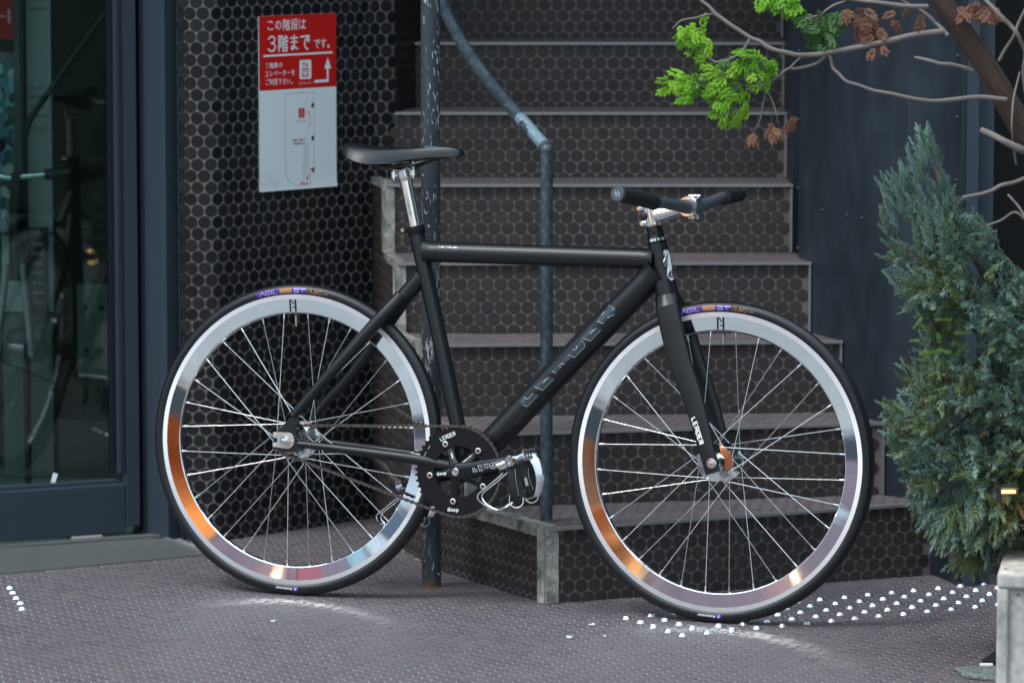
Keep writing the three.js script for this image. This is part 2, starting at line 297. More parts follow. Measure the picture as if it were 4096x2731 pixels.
// ---------------------------------------------------------------- glass door, post and threshold on the left
const glassMat = MP(0.70, 0.82, 0.79, 0.0, { transmission: 1, thickness: 0, ior: 1.5 });
{
  const door = tag(group('glass_door'), 'glass door in a wide dark blue metal frame left of the rear wheel', 'door');
  door.position.set(-0.8725, 0, -0.968); door.rotation.y = Math.atan2(0.43, 0.903);
  mesh('stile', box(0.036, 2.2, 0.045, -0.018, 1.125, -0.0225, 0.003), frameMat, door);
  mesh('stile', box(0.012, 2.08, 0.030, -0.0425, 1.19, -0.028, 0.002), frameMat, door);
  mesh('gasket', box(0.010, 2.08, 0.018, -0.0545, 1.19, -0.036), frameDark, door);
  mesh('gasket', box(0.004, 2.1, 0.004, -0.0362, 1.2, -0.002), frameDark, door);
  mesh('bottom_rail', box(1.2, 0.116, 0.045, -0.637, 0.070, -0.0225, 0.003), frameMat, door);
  mesh('glazing_bead', box(1.15, 0.010, 0.026, -0.625, 0.132, -0.030, 0.002), frameMat, door);
  mesh('top_rail', box(1.2, 0.12, 0.045, -0.637, 2.29, -0.0225, 0.003), frameMat, door);
  mesh('stile', box(0.05, 2.1, 0.045, -1.21, 1.18, -0.0225, 0.003), frameMat, door);
  mesh('glass_pane', box(1.14, 2.1, 0.006, -0.62, 1.19, -0.040), glassMat, door);
  mesh('hinge_foot', box(0.075, 0.011, 0.04, -0.135, 0.006, -0.012, 0.002), MS(0.35, 0.3, 0.28, 0.7), door);

  const post = tag(group('door_post'), 'dark blue steel post standing between the glass door and the tiled wall', 'post');
  post.position.set(-0.8372, 0, -0.9611); post.rotation.y = -Math.PI / 4;
  mesh('face', box(0.0925, 3.14, 0.05, 0, 1.57, -0.025, 0.002), frameMat, post);
  mesh('rib', box(0.006, 3.14, 0.006, -0.050, 1.57, -0.012), frameDark, post);
  const ch = structure(group('wall_channel'));
  mesh('channel', box(0.06, 3.14, 0.04, -0.786, 1.57, -0.985), frameDark, ch);
  mesh('ridge', box(0.004, 3.14, 0.03, -0.800, 1.57, -0.955), frameMat, ch);
  mesh('ridge', box(0.003, 3.14, 0.03, -0.7745, 1.57, -0.955), frameMat, ch);
  mesh('channel', box(0.012, 3.14, 0.05, -0.7635, 1.57, -0.945), blackVoid, ch);

  const th = structure(group('door_threshold'));
  const plateMat = MS(0.30, 0.31, 0.30, 0.5, { metalness: 0.3, map: speck });
  mesh('base_plate', extrude([[-0.812, -0.918], [-0.708, -0.692], [-1.144, -0.4306], [-2.3, 0.236], [-2.3, -0.30], [-1.1857, -0.80], [-0.868, -0.955]], -0.02, 0.0012), MS(0.11, 0.11, 0.105, 0.6), th);
  const ribs = [];
  for (let i = 0; i < 30; i++) {
    const f = i / 29, ax = -0.7085 + f * -0.104, az = -0.694 + f * -0.206, bx = -2.25, bz = 0.2 + f * -0.42 + (bx + 1.0) * 0;
    const ex = -1.2 + f * 0.02, ez = -0.400 + f * -0.375, l = Math.hypot(ex - ax, ez - az), an = Math.atan2(-(ez - az), ex - ax);
    const g = new THREE.BoxGeometry(l * 2.2, 0.003, 0.0046); g.rotateY(an); g.translate(ax + (ex - ax) * 1.1, 0.0025, az + (ez - az) * 1.1); ribs.push(g);
  }
  stuff(mesh('ribs', merge(ribs), plateMat, th));
  const sill = new THREE.BoxGeometry(1.3, 0.006, 0.034); sill.rotateY(Math.atan2(0.43, 0.903)); sill.translate(-0.8725 - 0.903 * 0.58 + 0.43 * 0.022, 0.004, -0.968 + 0.43 * 0.58 + 0.903 * 0.022);
  mesh('sill', sill, MS(0.26, 0.28, 0.29, 0.5, { metalness: 0.4, map: speck }), th);
  const rim = new THREE.BoxGeometry(0.25, 0.007, 0.012); rim.rotateY(Math.atan2(0.906, -0.423) + Math.PI); rim.translate(-0.758, 0.0035, -0.805); mesh('edge_strip', rim, MS(0.22, 0.24, 0.25, 0.5, { metalness: 0.4 }), th);
}
{ // what shows behind the glass
  const room = structure(group('shop_room'));
  mesh('floor', box(2.6, 0.04, 2.6, -2.2, -0.022, -2.35), MS(0.13, 0.17, 0.155, 0.6), room);
  mesh('back_wall', box(3.2, 3, 0.1, -1.9, 1.5, -3.3), MS(0.02, 0.032, 0.026, 0.8, { map: speck }), room);
  mesh('partition', box(0.05, 3, 2.0, -0.92, 1.5, -2.25), MS(0.018, 0.028, 0.024, 0.8, { map: speck }), room);
  const print = (w, h, draw) => MS(1, 1, 1, 0.7, { map: canvasTex(w, h, draw) });
  const pillar = tag(group('display_pillar'), 'tall white board with faint print standing behind the door glass', 'display board');
  mesh('board', box(0.130, 1.75, 0.03, -1.228, 1.30, -1.93), print(128, 1024, (x, w, h) => {
    x.fillStyle = '#a3adab'; x.fillRect(0, 0, w, h); x.fillStyle = '#7f8b8b';
    for (const [y, n] of [[470, 3], [560, 2], [690, 4]]) for (let i = 0; i < n; i++) x.fillRect(70, y + i * 14, 40 + (i % 2) * 12, 4);
    x.font = 'bold 24px sans-serif'; x.save(); x.translate(118, 760); x.scale(-1, 1); x.fillText('terms', 0, 0); x.restore(); x.fillStyle = '#5d6a69'; x.fillRect(0, 905, w, 6); x.fillStyle = '#20292a'; x.fillRect(64, 925, 50, 60); }), pillar);
  mesh('plinth', box(0.126, 0.42, 0.03, -1.230, 0.21, -1.934), MS(0.10, 0.115, 0.11, 0.7), pillar);
  mesh('menu_panel', box(0.05, 0.22, 0.01, -1.2, 0.53, -1.909), print(64, 256, (x, w, h) => { x.fillStyle = '#1a2223'; x.fillRect(0, 0, w, h); x.fillStyle = '#5a6463'; for (let i = 0; i < 8; i++) x.fillRect(14, 14 + i * 29, 36, 10); }), pillar);
  tag(mesh('poster', box(0.075, 0.42, 0.01, -1.288, 0.85, -1.86), print(128, 512, (x, w, h) => {
    x.fillStyle = '#3c6f78'; x.fillRect(0, 0, w, h); for (let i = 0; i < 70; i++) { x.fillStyle = ['#26484f', '#6f9ea3', '#a9b9ae', '#1b2f33', '#55868e'][i % 5]; x.beginPath(); x.ellipse((i * 53) % w, (i * 89) % h, 8 + i % 14, 14 + i % 26, i, 0, 7); x.fill(); } })), 'blue green poster behind the glass beside the white board', 'poster');
  tag(mesh('hanging_sign', box(0.075, 0.26, 0.012, -1.287, 1.215, -1.855), print(128, 256, (x, w, h) => { x.fillStyle = '#a51c22'; x.fillRect(0, 0, w, h); x.fillStyle = '#c99'; x.fillRect(104, 70, 12, 34); x.fillRect(104, 150, 12, 34); x.fillRect(20, 84, 76, 5); x.fillRect(20, 164, 76, 5); x.fillStyle = '#151a1c'; x.fillRect(0, 222, w, 34); })), 'red sign hanging behind the door glass', 'sign');
  const stand = tag(group('reflection_bars'), 'black pole and slanting arm built solid for a reflection in the glass', 'stand'), blk = MS(0.008, 0.01, 0.01, 0.45);  // solid bars stand in for a pole and rail reflected in the glass
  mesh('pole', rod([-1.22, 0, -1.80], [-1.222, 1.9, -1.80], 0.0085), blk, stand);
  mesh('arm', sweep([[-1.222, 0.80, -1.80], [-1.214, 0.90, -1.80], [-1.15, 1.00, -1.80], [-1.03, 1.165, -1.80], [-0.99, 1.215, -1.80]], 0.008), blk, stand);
  const hb = tag(group('parked_bicycle'), 'bicycle parked inside behind the glass with a chrome bar showing', 'bicycle'), chr = MS(0.7, 0.75, 0.78, 0.15, { metalness: 1 });
  mesh('handlebar', sweep([[-1.325, 0.80, -1.76], [-1.26, 0.778, -1.76], [-1.21, 0.782, -1.76], [-1.165, 0.786, -1.76]], 0.0085), chr, hb);
  mesh('grip', rod([-1.166, 0.786, -1.76], [-1.10, 0.792, -1.76], 0.014), blk, hb);
  mesh('stem', box(0.03, 0.05, 0.03, -1.238, 0.765, -1.765, 0.008), blk, hb);
  mesh('head_tube', rod([-1.238, 0.77, -1.77], [-1.245, 0.52, -1.77], 0.016), blk, hb);
  for (const s of [-1, 1]) mesh('fork_leg', rod([-1.245 + s * 0.02, 0.56, -1.77], [-1.25 + s * 0.045, 0.33, -1.77], 0.010), MS(0.3, 0.32, 0.33, 0.4, { metalness: 0.5 }), hb);
  mesh('saddle', new THREE.SphereGeometry(0.05, 18, 10).scale(1, 0.55, 1).translate(-1.31, 0.86, -1.75), blk, hb);
  const cab = tag(group('white_panel'), 'pale grey panel with four dark knobs standing inside the door', 'panel');
  mesh('board', box(0.080, 0.235, 0.02, -1.065, 0.375, -1.94, 0.003), MS(0.11, 0.125, 0.115, 0.7), cab);
  for (const x of [-1.083, -1.044]) for (const y of [0.435, 0.325]) mesh('knob', new THREE.SphereGeometry(0.006, 8, 6).translate(x, y, -1.928), MS(0.02, 0.02, 0.02, 0.5), cab);
  mesh('foot', box(0.076, 0.258, 0.015, -1.065, 0.129, -1.945), MS(0.02, 0.025, 0.022, 0.7), cab);
  const plat = tag(mesh('round_platform', new THREE.CylinderGeometry(0.32, 0.32, 0.15, 40).translate(-1.02, 0.075, -2.22), MS(0.035, 0.045, 0.04, 0.6)), 'low dark round platform on the shop floor behind the glass', 'platform');
  tag(mesh('sticker', box(0.011, 0.026, 0.001, 0, 0, 0).rotateZ(-0.3), MS(0.7, 0.75, 0.78, 0.6)), 'small white sticker low on the door glass', 'sticker').position.set(-0.8725 - 0.903 * 0.201 - 0.43 * 0.035, 0.146, -0.968 + 0.43 * 0.201 - 0.903 * 0.035);
}

// ---------------------------------------------------------------- pole and handrail
const scratchMap = canvasTex(256, 2048, (x, w, h) => {
  x.fillStyle = '#ffffff'; x.fillRect(0, 0, w, h); // base tint is the material's colour; chips of bare pale metal are drawn at full white
  x.fillStyle = '#3a3f44'; x.fillRect(0, 0, w, h);
  for (let i = 0; i < 900; i++) { const v = 50 + rnd() * 22; x.fillStyle = `rgb(${v},${v + 4},${v + 8})`; x.fillRect(rnd() * w, rnd() * h, 1 + rnd() * 10, 1 + rnd() * 30); }
  x.strokeStyle = '#c9d0d2'; x.lineCap = 'round';
  const mark = (cx, cy, l) => { x.lineWidth = 0.6 + rnd() * 2; x.beginPath(); let a = 1.2 + rr(-1, 1) * 0.9, px = cx, py = cy; x.moveTo(px, py); for (let k = 0; k < 3; k++) { px += Math.cos(a) * l / 3; py += Math.sin(a) * l / 3; a += rr(-0.8, 0.8); x.lineTo(px, py); } x.stroke(); };
  for (let i = 0; i < 620; i++) mark(rr(0, w), rr(250, h - 10), rr(2, 13));
  for (let i = 0; i < 24; i++) { const cy = rr(1150, 1850), cx = rr(0, w); for (let k = 0; k < 11; k++) mark(cx + rr(-16, 16), cy + rr(-26, 26), rr(4, 20)); }
  x.fillStyle = '#6b4a32'; for (let i = 0; i < 60; i++) x.fillRect(rnd() * w, h - rnd() * 14, 3 + rnd() * 8, 2 + rnd() * 4);
});
{
  const p = tag(group('pole'), 'tall dark grey round pole with chipped paint in front of the stairs', 'pole');
  p.position.set(-0.1773, 0, -0.2756);
  const shaft = new THREE.CylinderGeometry(0.0212, 0.0212, 3.15, 40, 1); shaft.translate(0, 1.575, 0); shaft.rotateY(1.1);
  mesh('shaft', shaft, MP(1, 1, 1, 0.5, { map: scratchMap, specularIntensity: 0.5 }), p);
  mesh('base_ring', new THREE.CylinderGeometry(0.0225, 0.0235, 0.004, 32).translate(0, 0.002, 0), MS(0.12, 0.075, 0.05, 0.9), p);

  const galv = noiseTex(256, 8, 4, 41, (a, b) => { const v = clampB(150 + 120 * (a - 0.5) + 110 * (b - 0.5)); return [v * 0.93, v, v * 1.04]; }, { rx: 2, ry: 10 });
  const steel = MP(0.19, 0.245, 0.275, 0.5, { map: galv, metalness: 0.25 });
  const hr = tag(group('handrail'), 'grey green steel handrail on a post, rising along the stairs with a worn bend', 'handrail');
  hr.position.set(0.0748, 0.1645, -0.155);
  const o = hr.position, R = (x, y, z) => V(x - o.x, y - o.y, z - o.z);
  mesh('post', rod([0, 0, 0], [0, 0.806, 0], 0.0135, 20), steel, hr);
  mesh('elbow', new THREE.SphereGeometry(0.0146, 20, 14).translate(0, 0.809, 0), steel, hr);
  mesh('rail', sweep([R(0.0748, 0.9765, -0.155), R(0.0147, 1.0361, -0.28), R(-0.0486, 1.0993, -0.45), R(-0.1129, 1.1738, -0.68), R(-0.1613, 1.2507, -0.95), R(-0.1967, 1.3409, -1.2), R(-0.21, 1.50, -1.55)], 0.0135, { n: 18 }), steel, hr);
  const worn = canvasTex(256, 128, (x, w, h) => { x.fillStyle = '#8fa0a9'; x.fillRect(0, 0, w, h); for (let i = 0; i < 160; i++) { x.fillStyle = ['#8b979d', '#cfd8db', '#59646b', '#dfe5e6'][i % 4]; x.globalAlpha = 0.5; x.fillRect(rnd() * w, rnd() * h, 2 + rnd() * 12, 1 + rnd() * 5); } });
  mesh('worn_patch', sweep([R(0.0700, 0.9812, -0.1645), R(0.0450, 1.0065, -0.216), R(0.0180, 1.0330, -0.272)], 0.0139, { n: 18, caps: false }), MS(0.9, 0.95, 0.98, 0.4, { map: worn, metalness: 0.4 }), hr);
  mesh('foot', new THREE.CylinderGeometry(0.0148, 0.0155, 0.003, 24).translate(0, 0.0018, 0), MS(0.14, 0.10, 0.08, 0.8), hr);
}

// ---------------------------------------------------------------- sign on the tiled wall
const G = { // strokes on a ten by ten grid
  'こ': [[2, 2, 8, 2, 7.2, 3.2], [2, 7, 2.6, 8.5, 5, 9, 8.6, 8.6]], 'の': [[5.2, 2, 4.8, 5, 3.6, 8, 2, 7.6, 1.4, 5.4, 2.6, 3, 5, 1.9, 7.6, 2.6, 8.8, 5, 8, 7.6, 5.8, 9.2]],
  '階': [[1, 1, 1, 10], [1, 1, 3.5, 1, 2.2, 4, 3.5, 6, 2.8, 7.5, 1.3, 7], [4.6, 1, 4.6, 5, 6.4, 4.5], [4.6, 2.8, 6.3, 2.8], [7.4, 0.8, 7.4, 4.5, 9.6, 4.5, 9.6, 3.6], [9.5, 1.7, 7.4, 2.8], [7.1, 5, 6.6, 6.2], [5, 6.2, 9, 6.2, 9, 10, 5, 10, 5, 6.2], [5, 8.1, 9, 8.1]],
  '段': [[3.9, 0.8, 1.6, 1.8], [2, 1.6, 2, 10], [2, 4, 4.2, 4], [2, 6.3, 4.2, 6.3], [0.8, 8.9, 4.5, 8.3], [6, 1, 6, 3, 5, 4.6], [6, 1, 8.5, 1, 8.5, 4, 9.7, 4], [5.3, 5.7, 9, 5.7, 8, 8, 5, 10], [6, 6.3, 7.6, 8.8, 9.8, 10]],
  'は': [[1.6, 1, 1.1, 5, 1.7, 9.5], [4, 3.2, 9.6, 3], [7, 1, 7, 8.5, 5.4, 9.5, 4, 8.4, 5.5, 7.2, 9.4, 9.3]], '3': [[2, 2.4, 4, 1, 7, 1.2, 8.2, 2.9, 7, 4.7, 4.4, 5], [4.4, 5, 7.5, 5.3, 8.6, 7.4, 7.2, 9.5, 4, 9.8, 1.6, 8.5]],
  'ま': [[1.5, 2.5, 8.6, 2.5], [2, 5, 8.2, 5], [5.2, 0.8, 5.2, 8.2, 3.8, 9.6, 2.1, 8.6, 3.5, 7.3, 8.7, 9.2]], 'で': [[0.8, 2, 9.2, 1.6], [8.6, 1.7, 5.1, 4, 4.5, 6.5, 5.6, 8.9, 7.8, 9.6], [7, 3.6, 7.8, 5.1], [8.6, 3, 9.4, 4.5]],
  'す': [[0.8, 2.5, 9.3, 2.5], [5.5, 0.6, 5.5, 6, 4.2, 7, 3.1, 5.8, 4.3, 4.4, 5.5, 5.4, 5.5, 8, 4, 9.9]], '。': [[2, 7.4, 3.4, 7.8, 3.4, 9.2, 2, 9.6, 1, 8.8, 1.1, 7.8, 2, 7.4]], '1': [[3.4, 2.6, 5, 1, 5, 10]],
  '奥': [[2.2, 1.4, 7.8, 1.4, 7.8, 6.3], [2.2, 1.4, 2.2, 6.3], [5, 2, 5, 6], [3, 4, 7, 4], [3.4, 2.4, 4.2, 3.4], [6.6, 2.4, 5.8, 3.4], [3.2, 5.9, 4.4, 4.6], [6.8, 5.9, 5.6, 4.6], [0.8, 7.2, 9.2, 7.2], [5, 6.6, 4, 8.6, 1, 10], [5.3, 7.4, 6.6, 8.9, 9.2, 10], [5, 0.2, 4.6, 1.3]],
  'エ': [[1.5, 2, 8.5, 2], [5, 2, 5, 9], [0.8, 9, 9.2, 9]], 'レ': [[2.5, 1, 2.5, 9.2, 6, 7, 8.9, 4]], 'ベ': [[0.9, 6.7, 3.8, 3.4, 9.5, 8.4], [6.2, 2.4, 7, 4], [7.8, 1.7, 8.6, 3.2]], 'ー': [[0.9, 5, 9.2, 5]],
  'タ': [[4, 0.8, 2.6, 4, 0.8, 5.9], [3.6, 2.4, 8.7, 2.4, 6.8, 6.5, 2.4, 10], [3.6, 4.9, 7, 7]], 'を': [[1.4, 2.2, 8.6, 1.9], [4.6, 0.6, 1.9, 5.8, 4.4, 4.3, 5.5, 5.4, 5.3, 7.2], [8.9, 4, 4, 6.6, 3.5, 8.8, 5.5, 9.6, 8.7, 9.4]],
  'ご': [[2, 2.4, 7, 2.4, 6.4, 3.4], [2, 7, 2.6, 8.5, 5, 9, 8.6, 8.6], [7.8, 0.6, 8.4, 2], [9.2, 0.2, 9.8, 1.6]], '利': [[4.7, 0.8, 1.2, 2], [0.8, 3.6, 5.6, 3.6], [3, 1.6, 3, 10], [3, 4, 0.8, 7.4], [3.2, 4.6, 5.4, 6.7], [6.8, 1.6, 6.8, 6.6], [9, 0.8, 9, 9.8, 7.7, 9.4]],
  '用': [[2, 1.2, 2, 7, 1, 10], [2, 1.2, 8.6, 1.2, 8.6, 10, 7.5, 9.7], [2, 4.1, 8.6, 4.1], [2, 6.9, 8.6, 6.9], [5.3, 1.2, 5.3, 10]], '下': [[0.8, 1.6, 9.2, 1.6], [5, 1.6, 5, 10], [5.2, 3.9, 8, 5.8]],
  'さ': [[1, 3, 9, 2.6], [5.4, 0.6, 7.7, 5.7], [7.5, 5.6, 3.2, 5.4, 2.1, 7.4, 4, 9.4, 7.8, 9.5]], 'い': [[1.6, 2, 1.8, 6, 3.3, 8.5, 4.1, 7], [7, 2.8, 8.4, 5, 9, 7.2]], 'け': [[1.6, 1, 1.1, 5, 1.7, 9.5], [4, 3.5, 9.6, 3.2], [7.2, 1, 7.2, 6, 5.6, 9.8]],
  '頂': [[0.5, 2, 4, 2], [2.3, 2, 2.3, 8.6, 1.2, 8], [4.6, 1.2, 9.7, 1.2], [7, 1.2, 6.6, 2.8], [5.3, 2.8, 9, 2.8, 9, 8, 5.3, 8, 5.3, 2.8], [5.3, 4.5, 9, 4.5], [5.3, 6.3, 9, 6.3], [6.4, 8, 5, 10], [8, 8, 9.5, 10]],
  '現': [[0.8, 1.5, 4, 1.5], [0.8, 5, 4, 5], [0.6, 9.3, 4.2, 8.5], [2.4, 1.5, 2.4, 9], [5.2, 1, 9, 1, 9, 6.4, 5.2, 6.4, 5.2, 1], [5.2, 2.8, 9, 2.8], [5.2, 4.6, 9, 4.6], [6.2, 6.4, 5.8, 8.6, 4.4, 10], [7.8, 6.4, 7.8, 9.6, 9.8, 9.6]],
  '在': [[0.8, 2.4, 9.2, 2.4], [4.4, 0.6, 2.8, 4.4, 0.7, 7], [2.8, 4.6, 2.8, 10], [6.6, 3.8, 6.6, 9.4], [4.2, 6, 9, 6], [3.6, 9.5, 9.5, 9.5]], '地': [[0.6, 4, 4.2, 4], [2.4, 1, 2.4, 8.6], [0.5, 9, 4.4, 8], [4.6, 5, 9, 3.4, 9, 7, 7.8, 7], [6.8, 1.5, 6.8, 7.6], [5.2, 2.6, 5.2, 9.5, 9.6, 9.5, 9.6, 8.4]],
};
function kana(x, text, px, py, w, h, gap, lw, slantFix = 1) { x.lineWidth = lw; x.lineJoin = 'round'; x.lineCap = 'round'; for (const ch of text) { const s = G[ch]; const cw = ch === '。' ? w * 0.6 : w; if (s) for (const q of s) { x.beginPath(); for (let i = 0; i < q.length; i += 2) { const X = px + q[i] * w / 10, Y = py + q[i + 1] * h / 10.4; i ? x.lineTo(X, Y) : x.moveTo(X, Y); } x.stroke(); } px += cw + gap; } }
const signTex = canvasTex(1024, 1740, (x, w, h) => {
  const S = w / 630, X = (v) => (v - 100) * S, Y = (v) => (v - 55) * (h / 1450), L = (v) => v * S;
  x.fillStyle = '#e9f1f1'; x.fillRect(0, 0, w, h); x.fillStyle = '#d01410'; x.fillRect(0, 0, w, Y(668));
  x.strokeStyle = x.fillStyle = '#eef1f1';
  kana(x, 'この階段は', X(160), Y(85), L(60), Y(180) - Y(85), L(5), L(6.5));
  kana(x, '3階まで', X(160), Y(212), L(82), Y(350) - Y(208), L(9), L(10.5)); kana(x, 'です。', X(545), Y(262), L(50), Y(345) - Y(262), L(5), L(6));
  x.fillRect(X(132), Y(374), L(568), Y(391) - Y(374));
  kana(x, '1階奥の', X(143), Y(438), L(36), Y(488) - Y(438), L(1), L(3.6)); kana(x, 'エレベーターを', X(146), Y(505), L(32), Y(556) - Y(505), L(3.2), L(3.8)); kana(x, 'ご利用下さい。', X(146), Y(572), L(32), Y(628) - Y(572), L(3.2), L(3.8));
  x.beginPath(); x.roundRect(X(426), Y(432), L(98), Y(592) - Y(432), L(12)); x.fill();
  x.strokeStyle = x.fillStyle = '#c8201c'; x.lineWidth = L(7); x.strokeRect(X(452), Y(510), L(44), Y(570) - Y(510)); for (let i = 0; i < 3; i++) { x.fillRect(X(461 + i * 11), Y(522), L(5), Y(536) - Y(522)); x.fillRect(X(461 + i * 11), Y(546), L(5), Y(562) - Y(546)); } x.fillRect(X(456), Y(501), L(36), Y(509) - Y(501));
  for (const [cx, d] of [[463, 1], [486, -1]]) { x.fillRect(X(cx - 2.5), Y(455), L(5), Y(490) - Y(455)); x.beginPath(); const ty = d > 0 ? 447 : 497; x.moveTo(X(cx), Y(ty)); x.lineTo(X(cx - 11), Y(ty + d * 22)); x.lineTo(X(cx + 11), Y(ty + d * 22)); x.fill(); }
  x.strokeStyle = x.fillStyle = '#eef1f1'; kana(x, 'エレベーター', X(420), Y(612), L(17), Y(640) - Y(612), L(2.5), L(2));
  x.fillRect(X(549), Y(604), L(118), Y(628) - Y(604)); x.fillRect(X(651), Y(500), L(16), Y(628) - Y(500)); x.beginPath(); x.moveTo(X(660), Y(420)); x.lineTo(X(631), Y(516)); x.lineTo(X(690), Y(516)); x.fill();
  // plan of the passage
  x.strokeStyle = '#93a4aa'; x.lineWidth = L(3.2); x.beginPath(); x.moveTo(X(545), Y(1400)); x.lineTo(X(545), Y(704)); x.lineTo(X(309), Y(704)); x.lineTo(X(309), Y(1320)); x.bezierCurveTo(X(309), Y(1405), X(340), Y(1468), X(412), Y(1472)); x.bezierCurveTo(X(440), Y(1470), X(450), Y(1440), X(460), Y(1410)); x.stroke();
  x.lineWidth = L(2.2); x.beginPath(); x.moveTo(X(493), Y(704)); x.bezierCurveTo(X(500), Y(760), X(470), Y(780), X(478), Y(895)); x.lineTo(X(495), Y(895)); x.lineTo(X(495), Y(1020)); x.bezierCurveTo(X(470), Y(1060), X(478), Y(1110), X(492), Y(1140)); x.stroke();
  x.beginPath(); for (let i = 0; i < 22; i++) { const y = 1146 + i * 12.5, off = i < 12 ? 0 : Math.sin((i - 12) / 9 * 3.1) * -14 + (i > 17 ? (i - 17) * 5 : 0); x.moveTo(X(460 + off), Y(y)); x.lineTo(X(495 + off), Y(y)); if (i) { } } x.stroke(); x.beginPath(); x.moveTo(X(460), Y(1146)); x.lineTo(X(458), Y(1290)); x.lineTo(X(448), Y(1350)); x.lineTo(X(470), Y(1436)); x.moveTo(X(496), Y(1146)); x.lineTo(X(495), Y(1290)); x.lineTo(X(482), Y(1350)); x.lineTo(X(500), Y(1416)); x.stroke();
  x.fillStyle = '#0c1013'; for (const y of [814, 1088, 1353]) { x.beginPath(); x.ellipse(X(533), Y(y), L(10.5), L(10.5) * 1.55, 0, 0, 7); x.fill(); }
  x.fillStyle = '#c8201c'; x.beginPath(); x.roundRect(X(417), Y(833), L(50), Y(913) - Y(833), L(5)); x.fill(); x.strokeStyle = '#e8d8d6'; x.lineWidth = L(3); x.strokeRect(X(432), Y(877), L(20), Y(904) - Y(877)); x.beginPath(); x.moveTo(X(436), Y(868)); x.lineTo(X(436), Y(842)); x.moveTo(X(447), Y(842)); x.lineTo(X(447), Y(868)); x.stroke();
  x.strokeStyle = '#4c5457'; kana(x, 'エレベーター', X(398), Y(928), L(12.5), Y(950) - Y(928), L(2), L(1.7));
  kana(x, '階段は', X(368), Y(1084), L(14), Y(1106) - Y(1084), L(1), L(2)); x.strokeStyle = '#c8201c'; kana(x, '3階', X(413), Y(1084), L(14), Y(1106) - Y(1084), L(1), L(2)); x.strokeStyle = '#4c5457'; kana(x, 'まで', X(443), Y(1084), L(13), Y(1106) - Y(1084), L(1), L(2)); kana(x, 'ご利用頂けます', X(368), Y(1114), L(14), Y(1136) - Y(1114), L(1), L(2));
  x.strokeStyle = x.fillStyle = '#c8201c'; x.lineWidth = L(3); x.beginPath(); x.moveTo(X(511), Y(992)); x.lineTo(X(511), Y(868)); x.lineTo(X(497), Y(868)); x.moveTo(X(500), Y(1466)); x.lineTo(X(511), Y(1466)); x.lineTo(X(511), Y(1345)); x.stroke(); x.beginPath(); x.moveTo(X(484), Y(868)); x.lineTo(X(499), Y(858)); x.lineTo(X(499), Y(878)); x.moveTo(X(511), Y(1326)); x.lineTo(X(505), Y(1350)); x.lineTo(X(517), Y(1350)); x.fill(); x.beginPath(); x.arc(X(487), Y(1421), L(9), 0, 7); x.fill(); kana(x, '現在地', X(430), Y(1448), L(19), Y(1474) - Y(1448), L(2), L(2.6));
  x.fillStyle = '#c9cdbd'; for (let i = 0; i < 26; i++) { x.globalAlpha = 0.16; x.beginPath(); x.ellipse(X(170 + rr(-60, 90)), Y(1400 + rr(-50, 60)), L(rr(6, 26)), L(rr(4, 14)), rnd() * 3, 0, 7); x.fill(); } x.globalAlpha = 1;
});
{
  const s = tag(group('wall_sign'), 'red and white paper notice with Japanese lettering and a floor plan on the wall', 'sign');
  const w = 0.243, h = 0.4095, ox = 0.2215; s.position.set(-0.664 + 0.7093 * ox + 0.7049 * 0.0075, 1.0135, -0.924 - 0.7049 * ox + 0.7093 * 0.0075); s.rotation.y = Math.atan2(0.7049, 0.7093);
  const g = new THREE.PlaneGeometry(w, h, 10, 24), p = g.attributes.position; for (let i = 0; i < p.count; i++) { const y = p.getY(i), x = p.getX(i), t = Math.max(0, (-y / h - 0.42) / 0.08); p.setZ(i, 0.0035 * t * t * (0.3 + x / w)); }
  g.computeVertexNormals(); mesh('sheet', g, MS(1, 1, 1, 0.55, { map: signTex }), s);
  const b = new THREE.BoxGeometry(w, h, 0.003); b.translate(0, 0, -0.0021); mesh('backing', b, MS(0.6, 0.62, 0.62, 0.7), s);
}

// ---------------------------------------------------------------- the bicycle, built in its own frame: x forward, y up, z to the rider's right
const bike = tag(group('bicycle'), 'matte black track bicycle with polished deep rims leaning by the stairs', 'bicycle');
{
  const a = 0.3596174, l = 0.0897245, U = V(Math.cos(a), 0, Math.sin(a)), r0 = V(-Math.sin(a), 0, Math.cos(a)), Y = V(0, 1, 0);
  const Vv = Y.clone().multiplyScalar(Math.cos(l)).addScaledVector(r0, -Math.sin(l)), Wv = r0.clone().multiplyScalar(Math.cos(l)).addScaledVector(Y, Math.sin(l));
  bike.quaternion.setFromRotationMatrix(new THREE.Matrix4().makeBasis(U, Vv, Wv)); bike.position.set(-0.02527, 0, 0);
}
const matteBlack = MP(0.0045, 0.0062, 0.0085, 0.42, { specularIntensity: 1, roughnessMap: noiseTex(256, 10, 4, 61, grey(225, 255), { srgb: false, rx: 3, ry: 6 }) });
const glossBlack = MP(0.006, 0.0065, 0.008, 0.16, {}), anodBlack = MP(0.006, 0.006, 0.007, 0.5, { specularIntensity: 0.4 });
const polished = MS(0.88, 0.885, 0.89, 0.09, { metalness: 1 }), silver = MS(0.80, 0.81, 0.82, 0.2, { metalness: 1 }), satin = MS(0.74, 0.75, 0.77, 0.33, { metalness: 1 });
const rubber = MP(0.0045, 0.006, 0.0085, 0.42, { specularIntensity: 1 }), greyAlu = MS(0.15, 0.17, 0.195, 0.42, { metalness: 0.6 });
const chainMat = MS(0.125, 0.115, 0.105, 0.4, { metalness: 0.9 }), leather = MP(0.008, 0.009, 0.011, 0.42, {}), whitePrint = MS(0.82, 0.84, 0.86, 0.4);
const decal = (tex, o = {}) => new THREE.MeshStandardMaterial({ map: tex, alphaTest: 0.5, side: THREE.DoubleSide, roughness: 0.4, ...o });
